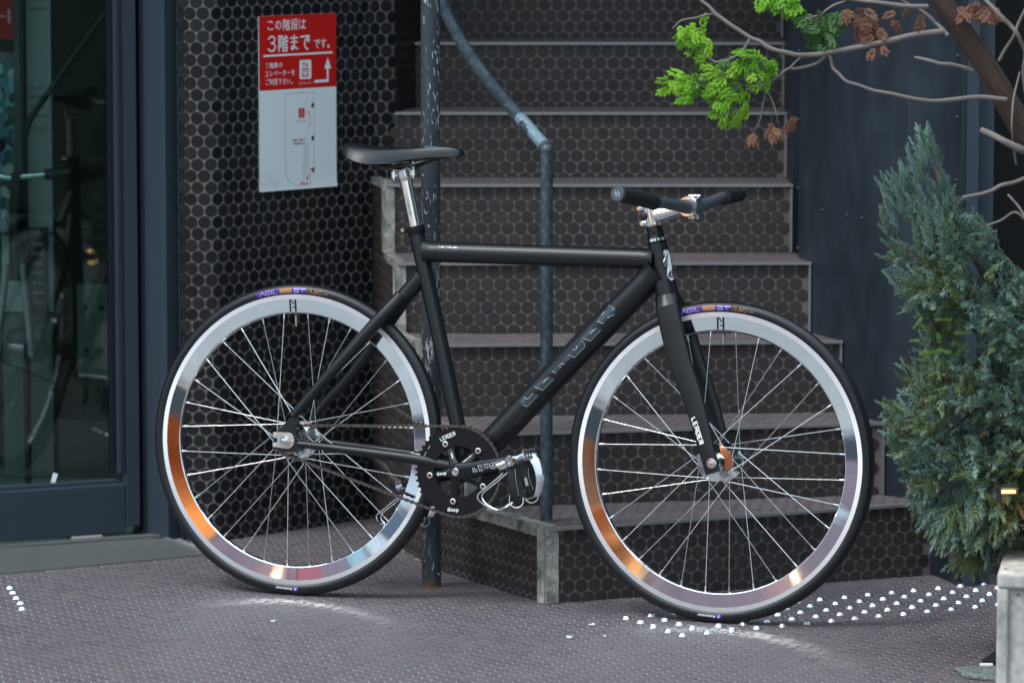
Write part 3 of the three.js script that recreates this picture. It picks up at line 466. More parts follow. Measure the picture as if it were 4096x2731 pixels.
// block letters of the frame maker's wordmark, drawn as thick mitred strokes in a unit box per letter
const WORD = { L: [[0, 0, 0, 1, 1, 1]], E: [[1, 0, 0, 0, 0, 1, 1, 1], [0, 0.52, 0.8, 0.52]], A: [[0, 1, 0, 0, 1, 0, 1, 1], [0, 0.56, 1, 0.56]], D: [[0, 0, 1, 0, 1, 0.75, 0.75, 1, 0, 1, 0, 0]], R: [[0, 1, 0, 0, 1, 0, 1, 0.5, 0.3, 0.5, 1, 1]] };
function wordmark(x, word, px, py, w, h, gap, lw, slant) { x.save(); x.transform(1, 0, -slant, 1, 0, 0); x.lineWidth = lw; x.lineJoin = 'miter'; x.lineCap = 'butt'; for (const ch of word) { for (const q of WORD[ch]) { x.beginPath(); for (let i = 0; i < q.length; i += 2) { const X = px + slant * (py + h) + lw / 2 + q[i] * (w - lw), Y = py + lw / 2 + q[i + 1] * (h - lw); i ? x.lineTo(X, Y) : x.moveTo(X, Y); } x.stroke(); } px += w + gap; } x.restore(); }

// frame
{
  const f = group('frame', bike);
  mesh('top_tube', sweep([[-0.185, 0.7585, 0], [0.05, 0.7596, 0], [0.318, 0.7606, 0]], 0.0222, { n: 28, rb: 0.0205, ref: V(0, 1, 0) }), matteBlack, f);
  mesh('down_tube', sweep([[-0.0885, 0.2935, 0], [0.1418, 0.5405, 0], [0.330, 0.7345, 0]], [0.0285, 0.0295, 0.0285], { n: 32 }), matteBlack, f);
  mesh('seat_tube', sweep([[-0.2225, 0.806, 0], [-0.1689, 0.6103, 0], [-0.1159, 0.407, 0], [-0.090, 0.30, 0]], 0.0168, { n: 24 }), matteBlack, f);
  mesh('head_tube', sweep([[0.3286, 0.7951, 0], [0.334, 0.773, 0], [0.344, 0.731, 0], [0.3546, 0.6872, 0]], [0.0200, 0.0208, 0.0225, 0.0250], { n: 32 }), matteBlack, f);
  mesh('bottom_bracket', lathe([[0, -0.036], [0.0235, -0.036], [0.0245, -0.034], [0.0245, 0.034], [0.0235, 0.036], [0, 0.036]], 36).translate(-0.0885, 0.2914, 0), matteBlack, f);
  // smooth weld fillets
  const fillet = (p, q, r1, r2) => { const N = 8, a = V(...p), b = V(...q), L = [], R = []; for (let i = 0; i <= N; i++) { const t = i / N; L.push(a.clone().lerp(b, t)); R.push(r2 - 0.0004 + (r1 - r2 + 0.0004) * (1 - t) ** 2.6); } mesh('weld', sweep(L, R, { n: 32, sub: 2, caps: false }), matteBlack, f); };
  fillet([-0.199, 0.7584, 0], [-0.168, 0.7586, 0], 0.0262, 0.0222); fillet([0.326, 0.7606, 0], [0.300, 0.7605, 0], 0.0262, 0.0222); fillet([0.3335, 0.738, 0], [0.309, 0.713, 0], 0.034, 0.0288);
  mesh('seat_stay_bridge', sweep([[-0.203, 0.7075, 0], [-0.232, 0.6725, 0], [-0.262, 0.637, 0]], [0.0185, 0.0185, 0.0175], { n: 22, rb: [0.018, 0.021, 0.026] , ref: V(0.75, -0.66, 0) }), matteBlack, f);
  for (const s of [1, -1]) {
    mesh('seat_stay', sweep(s > 0 ? [[-0.243, 0.661, 0.017], [-0.285, 0.611, 0.033], [-0.365, 0.517, 0.049], [-0.430, 0.441, 0.056], [-0.470, 0.393, 0.060]] : [[-0.243, 0.661, -0.017], [-0.285, 0.611, -0.034], [-0.335, 0.545, -0.048], [-0.395, 0.470, -0.054], [-0.440, 0.424, -0.058], [-0.470, 0.390, -0.060]], s > 0 ? [0.0155, 0.0150, 0.0128, 0.0112, 0.0098] : [0.0145, 0.0135, 0.0120, 0.0105, 0.0095], { n: 20 }), matteBlack, f);
    mesh('chain_stay', sweep([[-0.455, 0.3335, 0.061 * s], [-0.38, 0.3285, 0.055 * s], [-0.28, 0.321, 0.047 * s], [-0.176, 0.311, 0.0375 * s], [-0.108, 0.300, 0.029 * s]], [0.0075, 0.0090, 0.0112, 0.0132, 0.0140], { n: 20 }), matteBlack, f);
    const d = new THREE.Shape([[-0.5137, 0.3512], [-0.500, 0.363], [-0.4772, 0.3865], [-0.459, 0.393], [-0.4560, 0.3814], [-0.4640, 0.369], [-0.4650, 0.357], [-0.459, 0.3455], [-0.4470, 0.3420], [-0.4440, 0.3236], [-0.466, 0.3181], [-0.4882, 0.3151], [-0.5128, 0.3208]].map((p) => new THREE.Vector2(...p)));
    const g = new THREE.ExtrudeGeometry(d, { depth: 0.005, bevelEnabled: true, bevelSize: 0.001, bevelThickness: 0.001, bevelSegments: 2 }); g.translate(0, 0, s > 0 ? 0.058 : -0.064); mesh('dropout', g, matteBlack, f);
    const sl = new THREE.Shape(); sl.moveTo(-0.5135, 0.3250); sl.lineTo(-0.482, 0.3225); sl.absarc(-0.4805, 0.3395, 0.0168, -Math.PI / 2, Math.PI / 2); sl.lineTo(-0.5135, 0.3560); sl.lineTo(-0.5135, 0.3445); sl.lineTo(-0.503, 0.3445); sl.lineTo(-0.503, 0.3335); sl.lineTo(-0.5135, 0.3335);
    const ig = new THREE.ExtrudeGeometry(sl, { depth: 0.0022, bevelEnabled: true, bevelSize: 0.0006, bevelThickness: 0.0006, bevelSegments: 1 }); ig.translate(0, 0, s > 0 ? 0.0642 : -0.0672); mesh('dropout_insert', ig, MS(0.62, 0.60, 0.57, 0.38, { metalness: 0.9 }), f);
    for (const [x, y] of [[-0.5085, 0.3505], [-0.5085, 0.3290], [-0.4685, 0.3395]]) mesh('screw', lathe([[0, 0.0012], [0.0012, 0.0004], [0.0016, 0.0012], [0.0022, 0.0010], [0.0024, 0]], 14).translate(x, y, s * 0.0672), silver, f);
  }
  // down tube lettering: edge highlights painted as pale outline, gloss as lighter grey fill
  const dt = V(0.330 - -0.0885, 0.7345 - 0.2935, 0), dl = dt.length(), D = dt.clone().normalize(), Nn = V(-D.y, D.x, 0);
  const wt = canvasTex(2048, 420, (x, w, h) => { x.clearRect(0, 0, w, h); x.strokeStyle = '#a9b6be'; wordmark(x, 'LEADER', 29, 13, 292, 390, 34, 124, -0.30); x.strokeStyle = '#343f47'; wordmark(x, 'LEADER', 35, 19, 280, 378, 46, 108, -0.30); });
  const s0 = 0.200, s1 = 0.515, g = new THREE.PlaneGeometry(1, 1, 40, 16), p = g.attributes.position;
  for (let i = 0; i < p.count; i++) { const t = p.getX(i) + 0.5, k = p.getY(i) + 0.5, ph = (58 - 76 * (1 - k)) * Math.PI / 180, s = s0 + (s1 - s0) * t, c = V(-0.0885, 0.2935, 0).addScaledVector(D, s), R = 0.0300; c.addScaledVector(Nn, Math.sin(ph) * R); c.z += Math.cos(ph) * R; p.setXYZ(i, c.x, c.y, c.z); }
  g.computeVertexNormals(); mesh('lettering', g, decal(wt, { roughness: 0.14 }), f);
  const nt = canvasTex(512, 128, (x, w, h) => { x.clearRect(0, 0, w, h); x.fillStyle = '#31404d'; x.font = 'bold 118px sans-serif'; x.transform(1, 0, -0.35, 1, 0, 0); x.scale(1.9, 0.92); x.fillText('721', 36, 116); });
  const g2 = new THREE.PlaneGeometry(1, 1, 12, 8), q = g2.attributes.position; for (let i = 0; i < q.count; i++) { const t = q.getX(i) + 0.5, k = q.getY(i) + 0.5, ph = (48 - 50 * (1 - k)) * Math.PI / 180; q.setXYZ(i, -0.170 + 0.068 * t, 0.759 + Math.sin(ph) * 0.0225, Math.cos(ph) * 0.0209); } g2.computeVertexNormals(); mesh('model_number', g2, decal(nt, { roughness: 0.12 }), f);
  // head badge: a bright cut-out figure wrapped on the front of the head tube
  const bs = new THREE.Shape([[0, 0.062], [0.006, 0.060], [0.009, 0.052], [0.008, 0.044], [0.013, 0.036], [0.011, 0.026], [0.006, 0.024], [0.009, 0.016], [0.011, 0.004], [0.004, -0.006], [-0.004, -0.002], [-0.006, 0.010], [-0.005, 0.022], [-0.010, 0.026], [-0.011, 0.034], [-0.006, 0.040], [-0.010, 0.048], [-0.006, 0.058]].map((a) => new THREE.Vector2(...a)));
  const hole = new THREE.Path([[0.0015, 0.004], [0.006, 0.006], [0.0045, 0.014], [0.0005, 0.016]].map((a) => new THREE.Vector2(...a))); bs.holes.push(hole);
  let bg = new THREE.ExtrudeGeometry(bs, { depth: 0.0008, bevelEnabled: true, bevelSize: 0.0004, bevelThickness: 0.0004, bevelSegments: 1, curveSegments: 4 }); const bp = bg.attributes.position, ax = V(-0.2335, 0.9724, 0), fw = V(0.9724, 0.2335, 0);
  for (let i = 0; i < bp.count; i++) { const u = bp.getX(i) / 0.0225 + 0.45, v = bp.getY(i) - 0.024, rad = 0.0236 + bp.getZ(i) - v * 0.03, c = V(0.3415, 0.741, 0).addScaledVector(ax, v).addScaledVector(fw, Math.cos(u) * rad); c.z += Math.sin(u) * rad; bp.setXYZ(i, c.x, c.y, c.z); } bg.computeVertexNormals(); mesh('head_badge', bg, silver, f);
}
// fork
{
  const f = group('fork', bike);
  const ring = (c, rx, rz, n, tiltx) => { const o = []; for (let k = 0; k < n; k++) { const a = k / n * Math.PI * 2; o.push(V(c[0] + Math.cos(a) * rx * 0.972, c[1] + Math.cos(a) * rx * 0.2335 * tiltx, c[2] + Math.sin(a) * rz)); } return o; };
  const pts = [...ring([0.3546, 0.6866, 0], 0.0255, 0.0255, 24, 1), ...ring([0.3590, 0.672, 0], 0.0265, 0.034, 24, 1)];
  for (const s of [1, -1]) pts.push(...ring([0.3680, 0.650, 0.037 * s], 0.026, 0.0095, 16, 0.6));
  const hull = new ConvexGeometry(pts); mesh('crown', toCreasedNormals(hull, 0.5), matteBlack, f);
  for (const s of [1, -1]) {
    mesh('blade', sweep([[0.3665, 0.664, 0.0365 * s], [0.3755, 0.634, 0.0385 * s], [0.4015, 0.5504, 0.043 * s], [0.4300, 0.485, 0.0465 * s], [0.4545, 0.4188, 0.050 * s], [0.4735, 0.358, 0.0525 * s], [0.4870, 0.318, 0.0535 * s]], [0.0262, 0.0262, 0.0258, 0.0235, 0.0200, 0.0178, 0.0165], { n: 26, rb: [0.0095, 0.0102, 0.0100, 0.0092, 0.0080, 0.0068, 0.0050], ref: V(1, 0.32, 0) }), matteBlack, f);
    mesh('axle_nut', lathe([[0, 0.016], [0.0035, 0.016], [0.0042, 0.0152], [0.0042, 0.009], [0.0072, 0.009], [0.0078, 0.0080], [0.0078, 0.0032], [0.0105, 0.0028], [0.0108, 0]], 24, 0.4).rotateX(s < 0 ? Math.PI : 0).translate(0.4847, 0.339, 0.0575 * s), silver, f);
  }
  const t = canvasTex(512, 128, (x, w, h) => { x.clearRect(0, 0, w, h); x.strokeStyle = '#eef2f4'; wordmark(x, 'LEADER', 14, 14, 70, 100, 8, 22, -0.15); });
  const g = new THREE.PlaneGeometry(0.066, 0.0145); g.rotateZ(-1.215); g.translate(0.4520, 0.4030, 0.0590); mesh('lettering', g, decal(t), f);
}
// wheels
const tyreArt = canvasTex(2048, 128, (x, w, h) => {
  x.clearRect(0, 0, w, h); x.fillStyle = '#1d1026'; x.fillRect(0, 0, 1510, h); x.fillStyle = '#45208c'; x.fillRect(0, 4, 1180, 116);
  x.fillStyle = '#b07a4a'; x.fillRect(560, 6, 285, 112); x.fillStyle = '#b9a6e6'; x.fillRect(885, 8, 130, 30); x.fillRect(1032, 8, 150, 34); x.fillRect(1095, 8, 12, 110); x.fillStyle = '#7b68b8'; x.fillRect(885, 42, 130, 74);
  x.strokeStyle = '#cfc2ea'; x.lineWidth = 10; x.lineJoin = 'miter'; const ln = (...q) => { x.beginPath(); for (let i = 0; i < q.length; i += 2) i ? x.lineTo(q[i], q[i + 1]) : x.moveTo(q[i], q[i + 1]); x.stroke(); };
  ln(70, 116, 150, 14, 205, 112); ln(330, 20, 235, 20, 225, 108, 320, 108, 322, 66, 280, 66); ln(366, 14, 366, 114); ln(410, 14, 410, 112, 500, 112); ln(1010, 60, 1012, 110, 900, 112);
  x.strokeStyle = '#c68a52'; x.lineWidth = 9; ln(1215, 20, 1290, 20, 1290, 104, 1215, 104, 1215, 20); ln(1312, 14, 1312, 104, 1380, 104, 1380, 14); ln(1402, 112, 1402, 20, 1468, 20, 1468, 66, 1410, 66, 1468, 112); ln(1490, 20, 1552, 20, 1552, 104, 1490, 104, 1490, 20);
  x.fillStyle = '#6a6f78'; x.font = 'bold 74px sans-serif'; x.fillText('28C', 1590, 92);
});
const tyreName = canvasTex(512, 96, (x, w, h) => { x.clearRect(0, 0, w, h); x.fillStyle = '#5b3fa6'; x.fillRect(0, 6, 92, 84); x.fillStyle = '#e8e4f4'; x.font = 'bold italic 70px sans-serif'; x.fillText('P', 24, 76); x.fillStyle = '#dfe5ea'; x.font = 'bold 72px sans-serif'; x.transform(1, 0, -0.12, 1, 0, 0); x.fillText('Panaracer', 116, 74); });
function tyrePatch(th0, th1, r0, r1, side) { // on the near sidewall, text running clockwise seen from the right
  const g = new THREE.PlaneGeometry(1, 1, 40, 6), p = g.attributes.position;
  for (let i = 0; i < p.count; i++) { const t = p.getX(i) + 0.5, k = p.getY(i) + 0.5, an = th0 + (th1 - th0) * t, r = r0 + (r1 - r0) * k, q = (r - 0.3248) / 0.0144, w = 0.01445 * Math.sqrt(Math.max(0, 1 - q * q)); p.setXYZ(i, Math.cos(an) * r, Math.sin(an) * r, w * side); }
  g.computeVertexNormals(); return g;
}
const rimMat = MS(0.90, 0.91, 0.92, 0.04, { metalness: 1 });
const trackMat = MP(0.88, 0.90, 0.93, 0.46, { metalness: 1, anisotropy: 0.6 });
const spokeMat = MS(0.78, 0.78, 0.78, 0.22, { metalness: 1 });
const BETA = Math.tan(7.5 * Math.PI / 180), RO = 0.3168, RB = 0.3062, RI = 0.2745, WT = 0.0118;
const tyreGeo = (() => { const pr = []; for (let i = 0; i <= 26; i++) { const a = -2.35 + i / 26 * 4.70; pr.push([0.3248 + Math.cos(a) * 0.0142, Math.sin(a) * 0.0142]); } return lathe(pr, 180, 0); })();
const rimGeo = (() => { const wb = WT - 0.0006, wi = wb - (RB - 0.279) * BETA; const right = [[RB, wb], [0.279, wi], [0.2782, wi - 0.00025], [0.2770, wi - 0.0011], [0.2760, wi - 0.0024], [0.2753, wi - 0.0042], [RI, 0]], left = right.slice(0, -1).reverse().map(([r, z]) => [r, -z]); return lathe([...right, ...left].reverse(), 220, 0.11); })();
const trackGeo = merge([1, -1].map((s) => { const g = lathe([[RB, WT - 0.0006], [RB, WT], [RO - 0.0008, WT], [RO, WT - 0.0008], [RO, WT - 0.003]].map(([r, z]) => [r, z * s]), 220, 0.11); return g; }));
const nippleGeo = new THREE.CylinderGeometry(0.0021, 0.0024, 0.011, 10), flangeHole = 0.0355;
function buildWheel(cx, valveAngle, hubShape, flangeW, turn) {
  const w = group('wheel', bike); w.position.set(cx, 0.339, 0); w.rotation.y = turn;
  mesh('tyre', tyreGeo, rubber, w); mesh('rim', rimGeo, rimMat, w); mesh('brake_track', trackGeo, trackMat, w);
  const hub = mesh('hub', lathe(hubShape, 64, 0.45), polished, w);
  const spokes = [];
  for (const s of [1, -1]) for (let k = 0; k < 16; k++) {
    const th = valveAngle + (k * 22.5 + (s > 0 ? 5.6 : 16.9)) * Math.PI / 180, dir = k % 2 ? 1 : -1, hub = th - dir * 64 * Math.PI / 180;
    const a = V(Math.cos(hub) * flangeHole, Math.sin(hub) * flangeHole, s * (flangeW + (k % 4 < 2 ? 0.0018 : -0.0018))), b = V(Math.cos(th) * (RI + 0.001), Math.sin(th) * (RI + 0.001), s * 0.0018), d = b.clone().sub(a).normalize();
    mesh('spoke', rod(a.toArray(), b.toArray(), 0.00098, 8), spokeMat, w);
    const n = mesh('nipple', nippleGeo, silver, w); n.position.copy(b).addScaledVector(d, -0.0055); n.quaternion.setFromUnitVectors(UPV, d);
  }
  const rad = V(Math.cos(valveAngle), Math.sin(valveAngle), 0);
  mesh('valve', rod(rad.clone().multiplyScalar(0.276).toArray(), rad.clone().multiplyScalar(0.247).toArray(), 0.0030, 12, 0.0024), MS(0.62, 0.60, 0.52, 0.25, { metalness: 1 }), w);
  mesh('valve_nut', rod(rad.clone().multiplyScalar(0.2755).toArray(), rad.clone().multiplyScalar(0.268).toArray(), 0.0042, 8), MS(0.03, 0.10, 0.08, 0.4), w);
  // the rim maker's mark: two black bars joined by a slanted and a short level stroke
  const mk = []; const bar = (u0, r0, u1, r1, th) => { const W = (r) => WT - 0.0006 - (RB - r) * BETA + 0.0003, tang = V(-rad.y, rad.x, 0); const P = (u, r) => rad.clone().multiplyScalar(r).addScaledVector(tang, -u).setZ(W(r)); const a = P(u0, r0), b = P(u1, r1), d = b.clone().sub(a), L = d.length(), side = V(0, 0, 1).cross(d).normalize().multiplyScalar(th / 2); const g = new THREE.BufferGeometry(); const q = [a.clone().add(side), a.clone().sub(side), b.clone().sub(side), b.clone().add(side)]; g.setAttribute('position', new THREE.Float32BufferAttribute([q[0], q[1], q[2], q[0], q[2], q[3]].flatMap((v) => v.toArray()), 3)); g.computeVertexNormals(); mk.push(g); };
  bar(-0.0096, 0.3050, -0.0096, 0.2790, 0.0040); bar(0.0030, 0.3050, 0.0030, 0.2790, 0.0042); bar(-0.0065, 0.3040, -0.0010, 0.2950, 0.0028); bar(-0.0050, 0.2880, 0.0010, 0.2880, 0.0026);
  mesh('rim_mark', merge(mk), MS(0.004, 0.004, 0.005, 0.4, { side: THREE.DoubleSide }), w);
  const c = Math.PI / 2;
  mesh('tyre_label', tyrePatch(c + 0.315, c - 0.315, 0.3190, 0.3308, 1), decal(tyreArt, { roughness: 0.45 }), w);
  mesh('tyre_name', tyrePatch(-c + 0.055, -c - 0.125, 0.3200, 0.3300, 1), decal(tyreName, { roughness: 0.45 }), w);
  return w;
}
const fl = (z) => [[0.012, z - 0.006], [0.020, z - 0.0035], [0.0395, z - 0.0016], [0.0402, z], [0.0395, z + 0.0016], [0.022, z + 0.0022]];
const hubF = [[0, -0.050], [0.0055, -0.050], [0.0055, -0.047], [0.013, -0.046], [0.014, -0.044], ...fl(0.0335).map(([r, z]) => [r, -z]).reverse(), [0.0125, -0.022], [0.0118, 0], [0.0125, 0.022], ...fl(0.0335), [0.014, 0.044], [0.013, 0.046], [0.0055, 0.047], [0.0055, 0.050], [0, 0.050]].reverse();
const hubR = [[0, -0.058], [0.0055, -0.058], [0.0055, -0.052], [0.015, -0.050], [0.016, -0.046], ...fl(0.033).map(([r, z]) => [r, -z]).reverse(), [0.017, -0.020], [0.0165, 0], [0.017, 0.020], ...fl(0.031), [0.018, 0.042], [0.0175, 0.048], [0.0055, 0.052], [0.0055, 0.058], [0, 0.058]].reverse();
buildWheel(-0.48471, Math.PI / 2 + 0.042, hubR, 0.032, 0);
buildWheel(0.48471, Math.PI / 2 + 0.010, hubF, 0.0335, -0.0118);
mesh('axle_nut', lathe([[0, 0.020], [0.0038, 0.020], [0.0046, 0.0192], [0.0046, 0.010], [0.0080, 0.010], [0.0088, 0.0090], [0.0088, 0.0034], [0.0118, 0.0030], [0.0122, 0]], 24, 0.4).translate(-0.4847, 0.339, 0.0672), silver, bike);
// drivetrain
const BB = [-0.0887, 0.2914], CW = 0.0440;
{
  const ck = group('crankset', bike); ck.position.set(BB[0], BB[1], 0);
  const T = 48, s = new THREE.Shape(), o = 0.12; for (let i = 0; i < T; i++) { const a = o + i / T * 6.283185, st = 6.283185 / T; for (const [f, r] of [[-0.5, 0.0942], [-0.24, 0.0948], [-0.13, 0.0985], [-0.05, 0.1000], [0.05, 0.1000], [0.13, 0.0985], [0.24, 0.0948]]) { const t = a + f * st; i === 0 && f === -0.5 ? s.moveTo(Math.cos(t) * r, Math.sin(t) * r) : s.lineTo(Math.cos(t) * r, Math.sin(t) * r); } } s.closePath();
  const hole = new THREE.Path(); hole.absarc(0, 0, 0.0552, 0, Math.PI * 2, true); s.holes.push(hole);
  const g = new THREE.ExtrudeGeometry(s, { depth: 0.0026, bevelEnabled: true, bevelSize: 0.0004, bevelThickness: 0.0004, bevelSegments: 1, curveSegments: 60 }); g.translate(0, 0, CW - 0.0013); mesh('chainring', g, anodBlack, ck);
  for (const d of [118, 46, -26, -98, 190]) { const a = d * Math.PI / 180, x = Math.cos(a), y = Math.sin(a);
    mesh('spider_arm', sweep([[x * 0.010, y * 0.010, 0.052], [x * 0.026, y * 0.026, 0.0490], [x * 0.046, y * 0.046, 0.0415], [x * 0.070, y * 0.070, 0.0385]], [0.0135, 0.0095, 0.0085, 0.0088], { n: 16, rb: [0.0058, 0.0050, 0.0042, 0.0030], ref: V(-y, x, 0) }), glossBlack, ck);
    mesh('chainring_bolt', lathe([[0, 0.0022], [0.0028, 0.0022], [0.0030, 0.0040], [0.0052, 0.0044], [0.0064, 0.0036], [0.0066, 0]], 26, 0.45).translate(x * 0.065, y * 0.065, CW + 0.0017), silver, ck); mesh('bolt_socket', lathe([[0, 0.0040], [0.0031, 0.0040], [0.0032, 0.0030]], 6, 0.2).translate(x * 0.065, y * 0.065, CW + 0.0017), anodBlack, ck); }
  const arm = (dx, dy, sgn) => { const n = V(dx, dy, 0), L = n.length(); n.normalize(); const P = (t, z) => [n.x * L * t, n.y * L * t, z * sgn]; return sweep([P(-0.085, 0.052), P(0, 0.0545), P(0.25, 0.057), P(0.6, 0.062), P(0.9, 0.0675), P(1, 0.069), P(1.065, 0.0695)], [0.0085, 0.0195, 0.0158, 0.0142, 0.0132, 0.0138, 0.0070], { n: 26, rb: [0.004, 0.0078, 0.0074, 0.0068, 0.0066, 0.0066, 0.0045], ref: V(-n.y, n.x, 0) }); };
  mesh('crank_arm', arm(0.1638, 0.0375, 1), glossBlack, ck); mesh('crank_arm', arm(-0.1638, -0.0375, -1), glossBlack, ck);
  for (const sg of [1, -1]) mesh('crank_bolt', lathe([[0, 0.0010], [0.0046, 0.0010], [0.0050, 0.0032], [0.0072, 0.0036], [0.0082, 0.0028], [0.0086, 0]], 26, 0.4).rotateX(sg < 0 ? Math.PI : 0).translate(0, 0, 0.0618 * sg), silver, ck);
  const put = (draw, w, h, x, y, z, rot, name) => { const q = new THREE.PlaneGeometry(w, h); q.rotateZ(rot); q.translate(x, y, z); mesh(name, q, decal(canvasTex(256, Math.round(256 * h / w), draw)), ck); };
  put((x, w, h) => { x.clearRect(0, 0, w, h); x.strokeStyle = '#f2f4f5'; wordmark(x, 'LEADER', 6, 4, 35, h - 8, 6, 8, -0.18); }, 0.040, 0.0105, Math.cos(1.90) * 0.0790, Math.sin(1.90) * 0.0790, CW + 0.0020, 0.42, 'ring_lettering');
  const deep = (x, w, h) => { x.clearRect(0, 0, w, h); x.fillStyle = '#eceff0'; x.font = `bold ${h * 1.0}px sans-serif`; x.fillText('deep', w * 0.06, h * 0.78); };
  put(deep, 0.031, 0.0110, Math.cos(-1.69) * 0.0835, Math.sin(-1.69) * 0.0835, CW + 0.0020, Math.PI, 'ring_lettering'); put(deep, 0.026, 0.0095, Math.cos(190 / 57.3) * 0.034, Math.sin(190 / 57.3) * 0.034, 0.0575, 0.19 + Math.PI, 'arm_lettering');
  put((x, w, h) => { x.clearRect(0, 0, w, h); x.strokeStyle = '#dfe6ea'; wordmark(x, 'LEADER', 6, 4, 37, h - 8, 4, 15, -0.12); x.strokeStyle = '#0a0b0c'; wordmark(x, 'LEADER', 8.5, 7, 32, h - 14, 9, 9, -0.12); }, 0.086, 0.0150, 0.0830, 0.0175, 0.0712, 0.225, 'arm_lettering');
  put((x, w, h) => { x.clearRect(0, 0, w, h); x.fillStyle = '#cfd4d6'; x.fillRect(4, 4, 100, h - 8); x.fillRect(150, 4, 60, h - 8); }, 0.040, 0.0022, Math.cos(2.62) * 0.0840, Math.sin(2.62) * 0.0840, CW + 0.0020, 1.05, 'ring_lettering');
}
{
  const cg = group('sprocket', bike); cg.position.set(-0.48471, 0.339, 0.0432); const T = 16, s = new THREE.Shape(); for (let i = 0; i < T; i++) for (const [f, r] of [[-0.5, 0.0288], [-0.2, 0.0298], [-0.06, 0.0345], [0.06, 0.0345], [0.2, 0.0298]]) { const t = (i + f) / T * 6.283185; i === 0 && f === -0.5 ? s.moveTo(Math.cos(t) * r, Math.sin(t) * r) : s.lineTo(Math.cos(t) * r, Math.sin(t) * r); } s.closePath();
  mesh('toothed_ring', new THREE.ExtrudeGeometry(s, { depth: 0.0026, bevelEnabled: false }).translate(0, 0, -0.0013), MS(0.35, 0.34, 0.33, 0.4, { metalness: 1 }), cg);
  mesh('lockring', lathe([[0.006, 0.0052], [0.0175, 0.0052], [0.0185, 0.0040], [0.0185, 0.0014]], 32, 0.4), silver, cg);
  // chain: tangent lines and arcs round both wheels of the drive
  const c1 = [-0.48471, 0.339], r1 = 0.0326, c2 = BB, r2 = 0.0971, dx = c2[0] - c1[0], dy = c2[1] - c1[1], d = Math.hypot(dx, dy), base = Math.atan2(dy, dx), al = Math.asin((r2 - r1) / d);
  const upA = base + Math.PI / 2 + al, loA = base - Math.PI / 2 - al, path = []; const arc = (c, r, a0, a1, n) => { for (let i = 0; i <= n; i++) { const a = a0 + (a1 - a0) * i / n; path.push(V(c[0] + Math.cos(a) * r, c[1] + Math.sin(a) * r, 0)); } };
  arc(c2, r2, upA, loA, 160); arc(c1, r1, loA + Math.PI * 2, upA, 60); path.push(path[0].clone());
  const cum = [0]; for (let i = 1; i < path.length; i++) cum.push(cum[i - 1] + path[i].distanceTo(path[i - 1]));
  const total = cum[cum.length - 1], N = 2 * Math.round(total / 0.0127 / 2), pt = (s) => { s = (s + total) % total; let i = 1; while (cum[i] < s) i++; return path[i - 1].clone().lerp(path[i], (s - cum[i - 1]) / (cum[i] - cum[i - 1] || 1)); };
  const plate = (t, z) => { const p = new THREE.Shape(), R = 0.0039, L = 0.0127 / 2; p.moveTo(-L, R); p.quadraticCurveTo(0, R * 0.05, L, R); p.absarc(L, 0, R, Math.PI / 2, -Math.PI / 2, true); p.quadraticCurveTo(0, -R * 0.05, -L, -R); p.absarc(-L, 0, R, -Math.PI / 2, -Math.PI * 1.5, true); return new THREE.ExtrudeGeometry(p, { depth: t, bevelEnabled: false, curveSegments: 5 }).translate(0, 0, z); };
  const pin = (x, z0, z1, r) => new THREE.CylinderGeometry(r, r, z1 - z0, 10).rotateX(Math.PI / 2).translate(x, 0, (z0 + z1) / 2);
  const outer = merge([plate(0.0011, 0.0026), plate(0.0011, -0.0037), pin(-0.00635, -0.0046, 0.0046, 0.0019), pin(0.00635, -0.0046, 0.0046, 0.0019)]), inner = merge([plate(0.0011, 0.0014), plate(0.0011, -0.0025), pin(-0.00635, -0.0014, 0.0014, 0.0038), pin(0.00635, -0.0014, 0.0014, 0.0038)]);
  const chain = group('chain', bike); chain.position.set(0, 0, CW);
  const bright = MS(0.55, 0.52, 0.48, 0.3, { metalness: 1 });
  for (let i = 0; i < N; i++) { const a = pt(i * total / N), b = pt((i + 1) * total / N), m = mesh('chain_link', i % 2 ? outer : inner, i === 61 ? bright : chainMat, chain); m.position.copy(a).add(b).multiplyScalar(0.5); m.rotation.z = Math.atan2(b.y - a.y, b.x - a.x); }
}
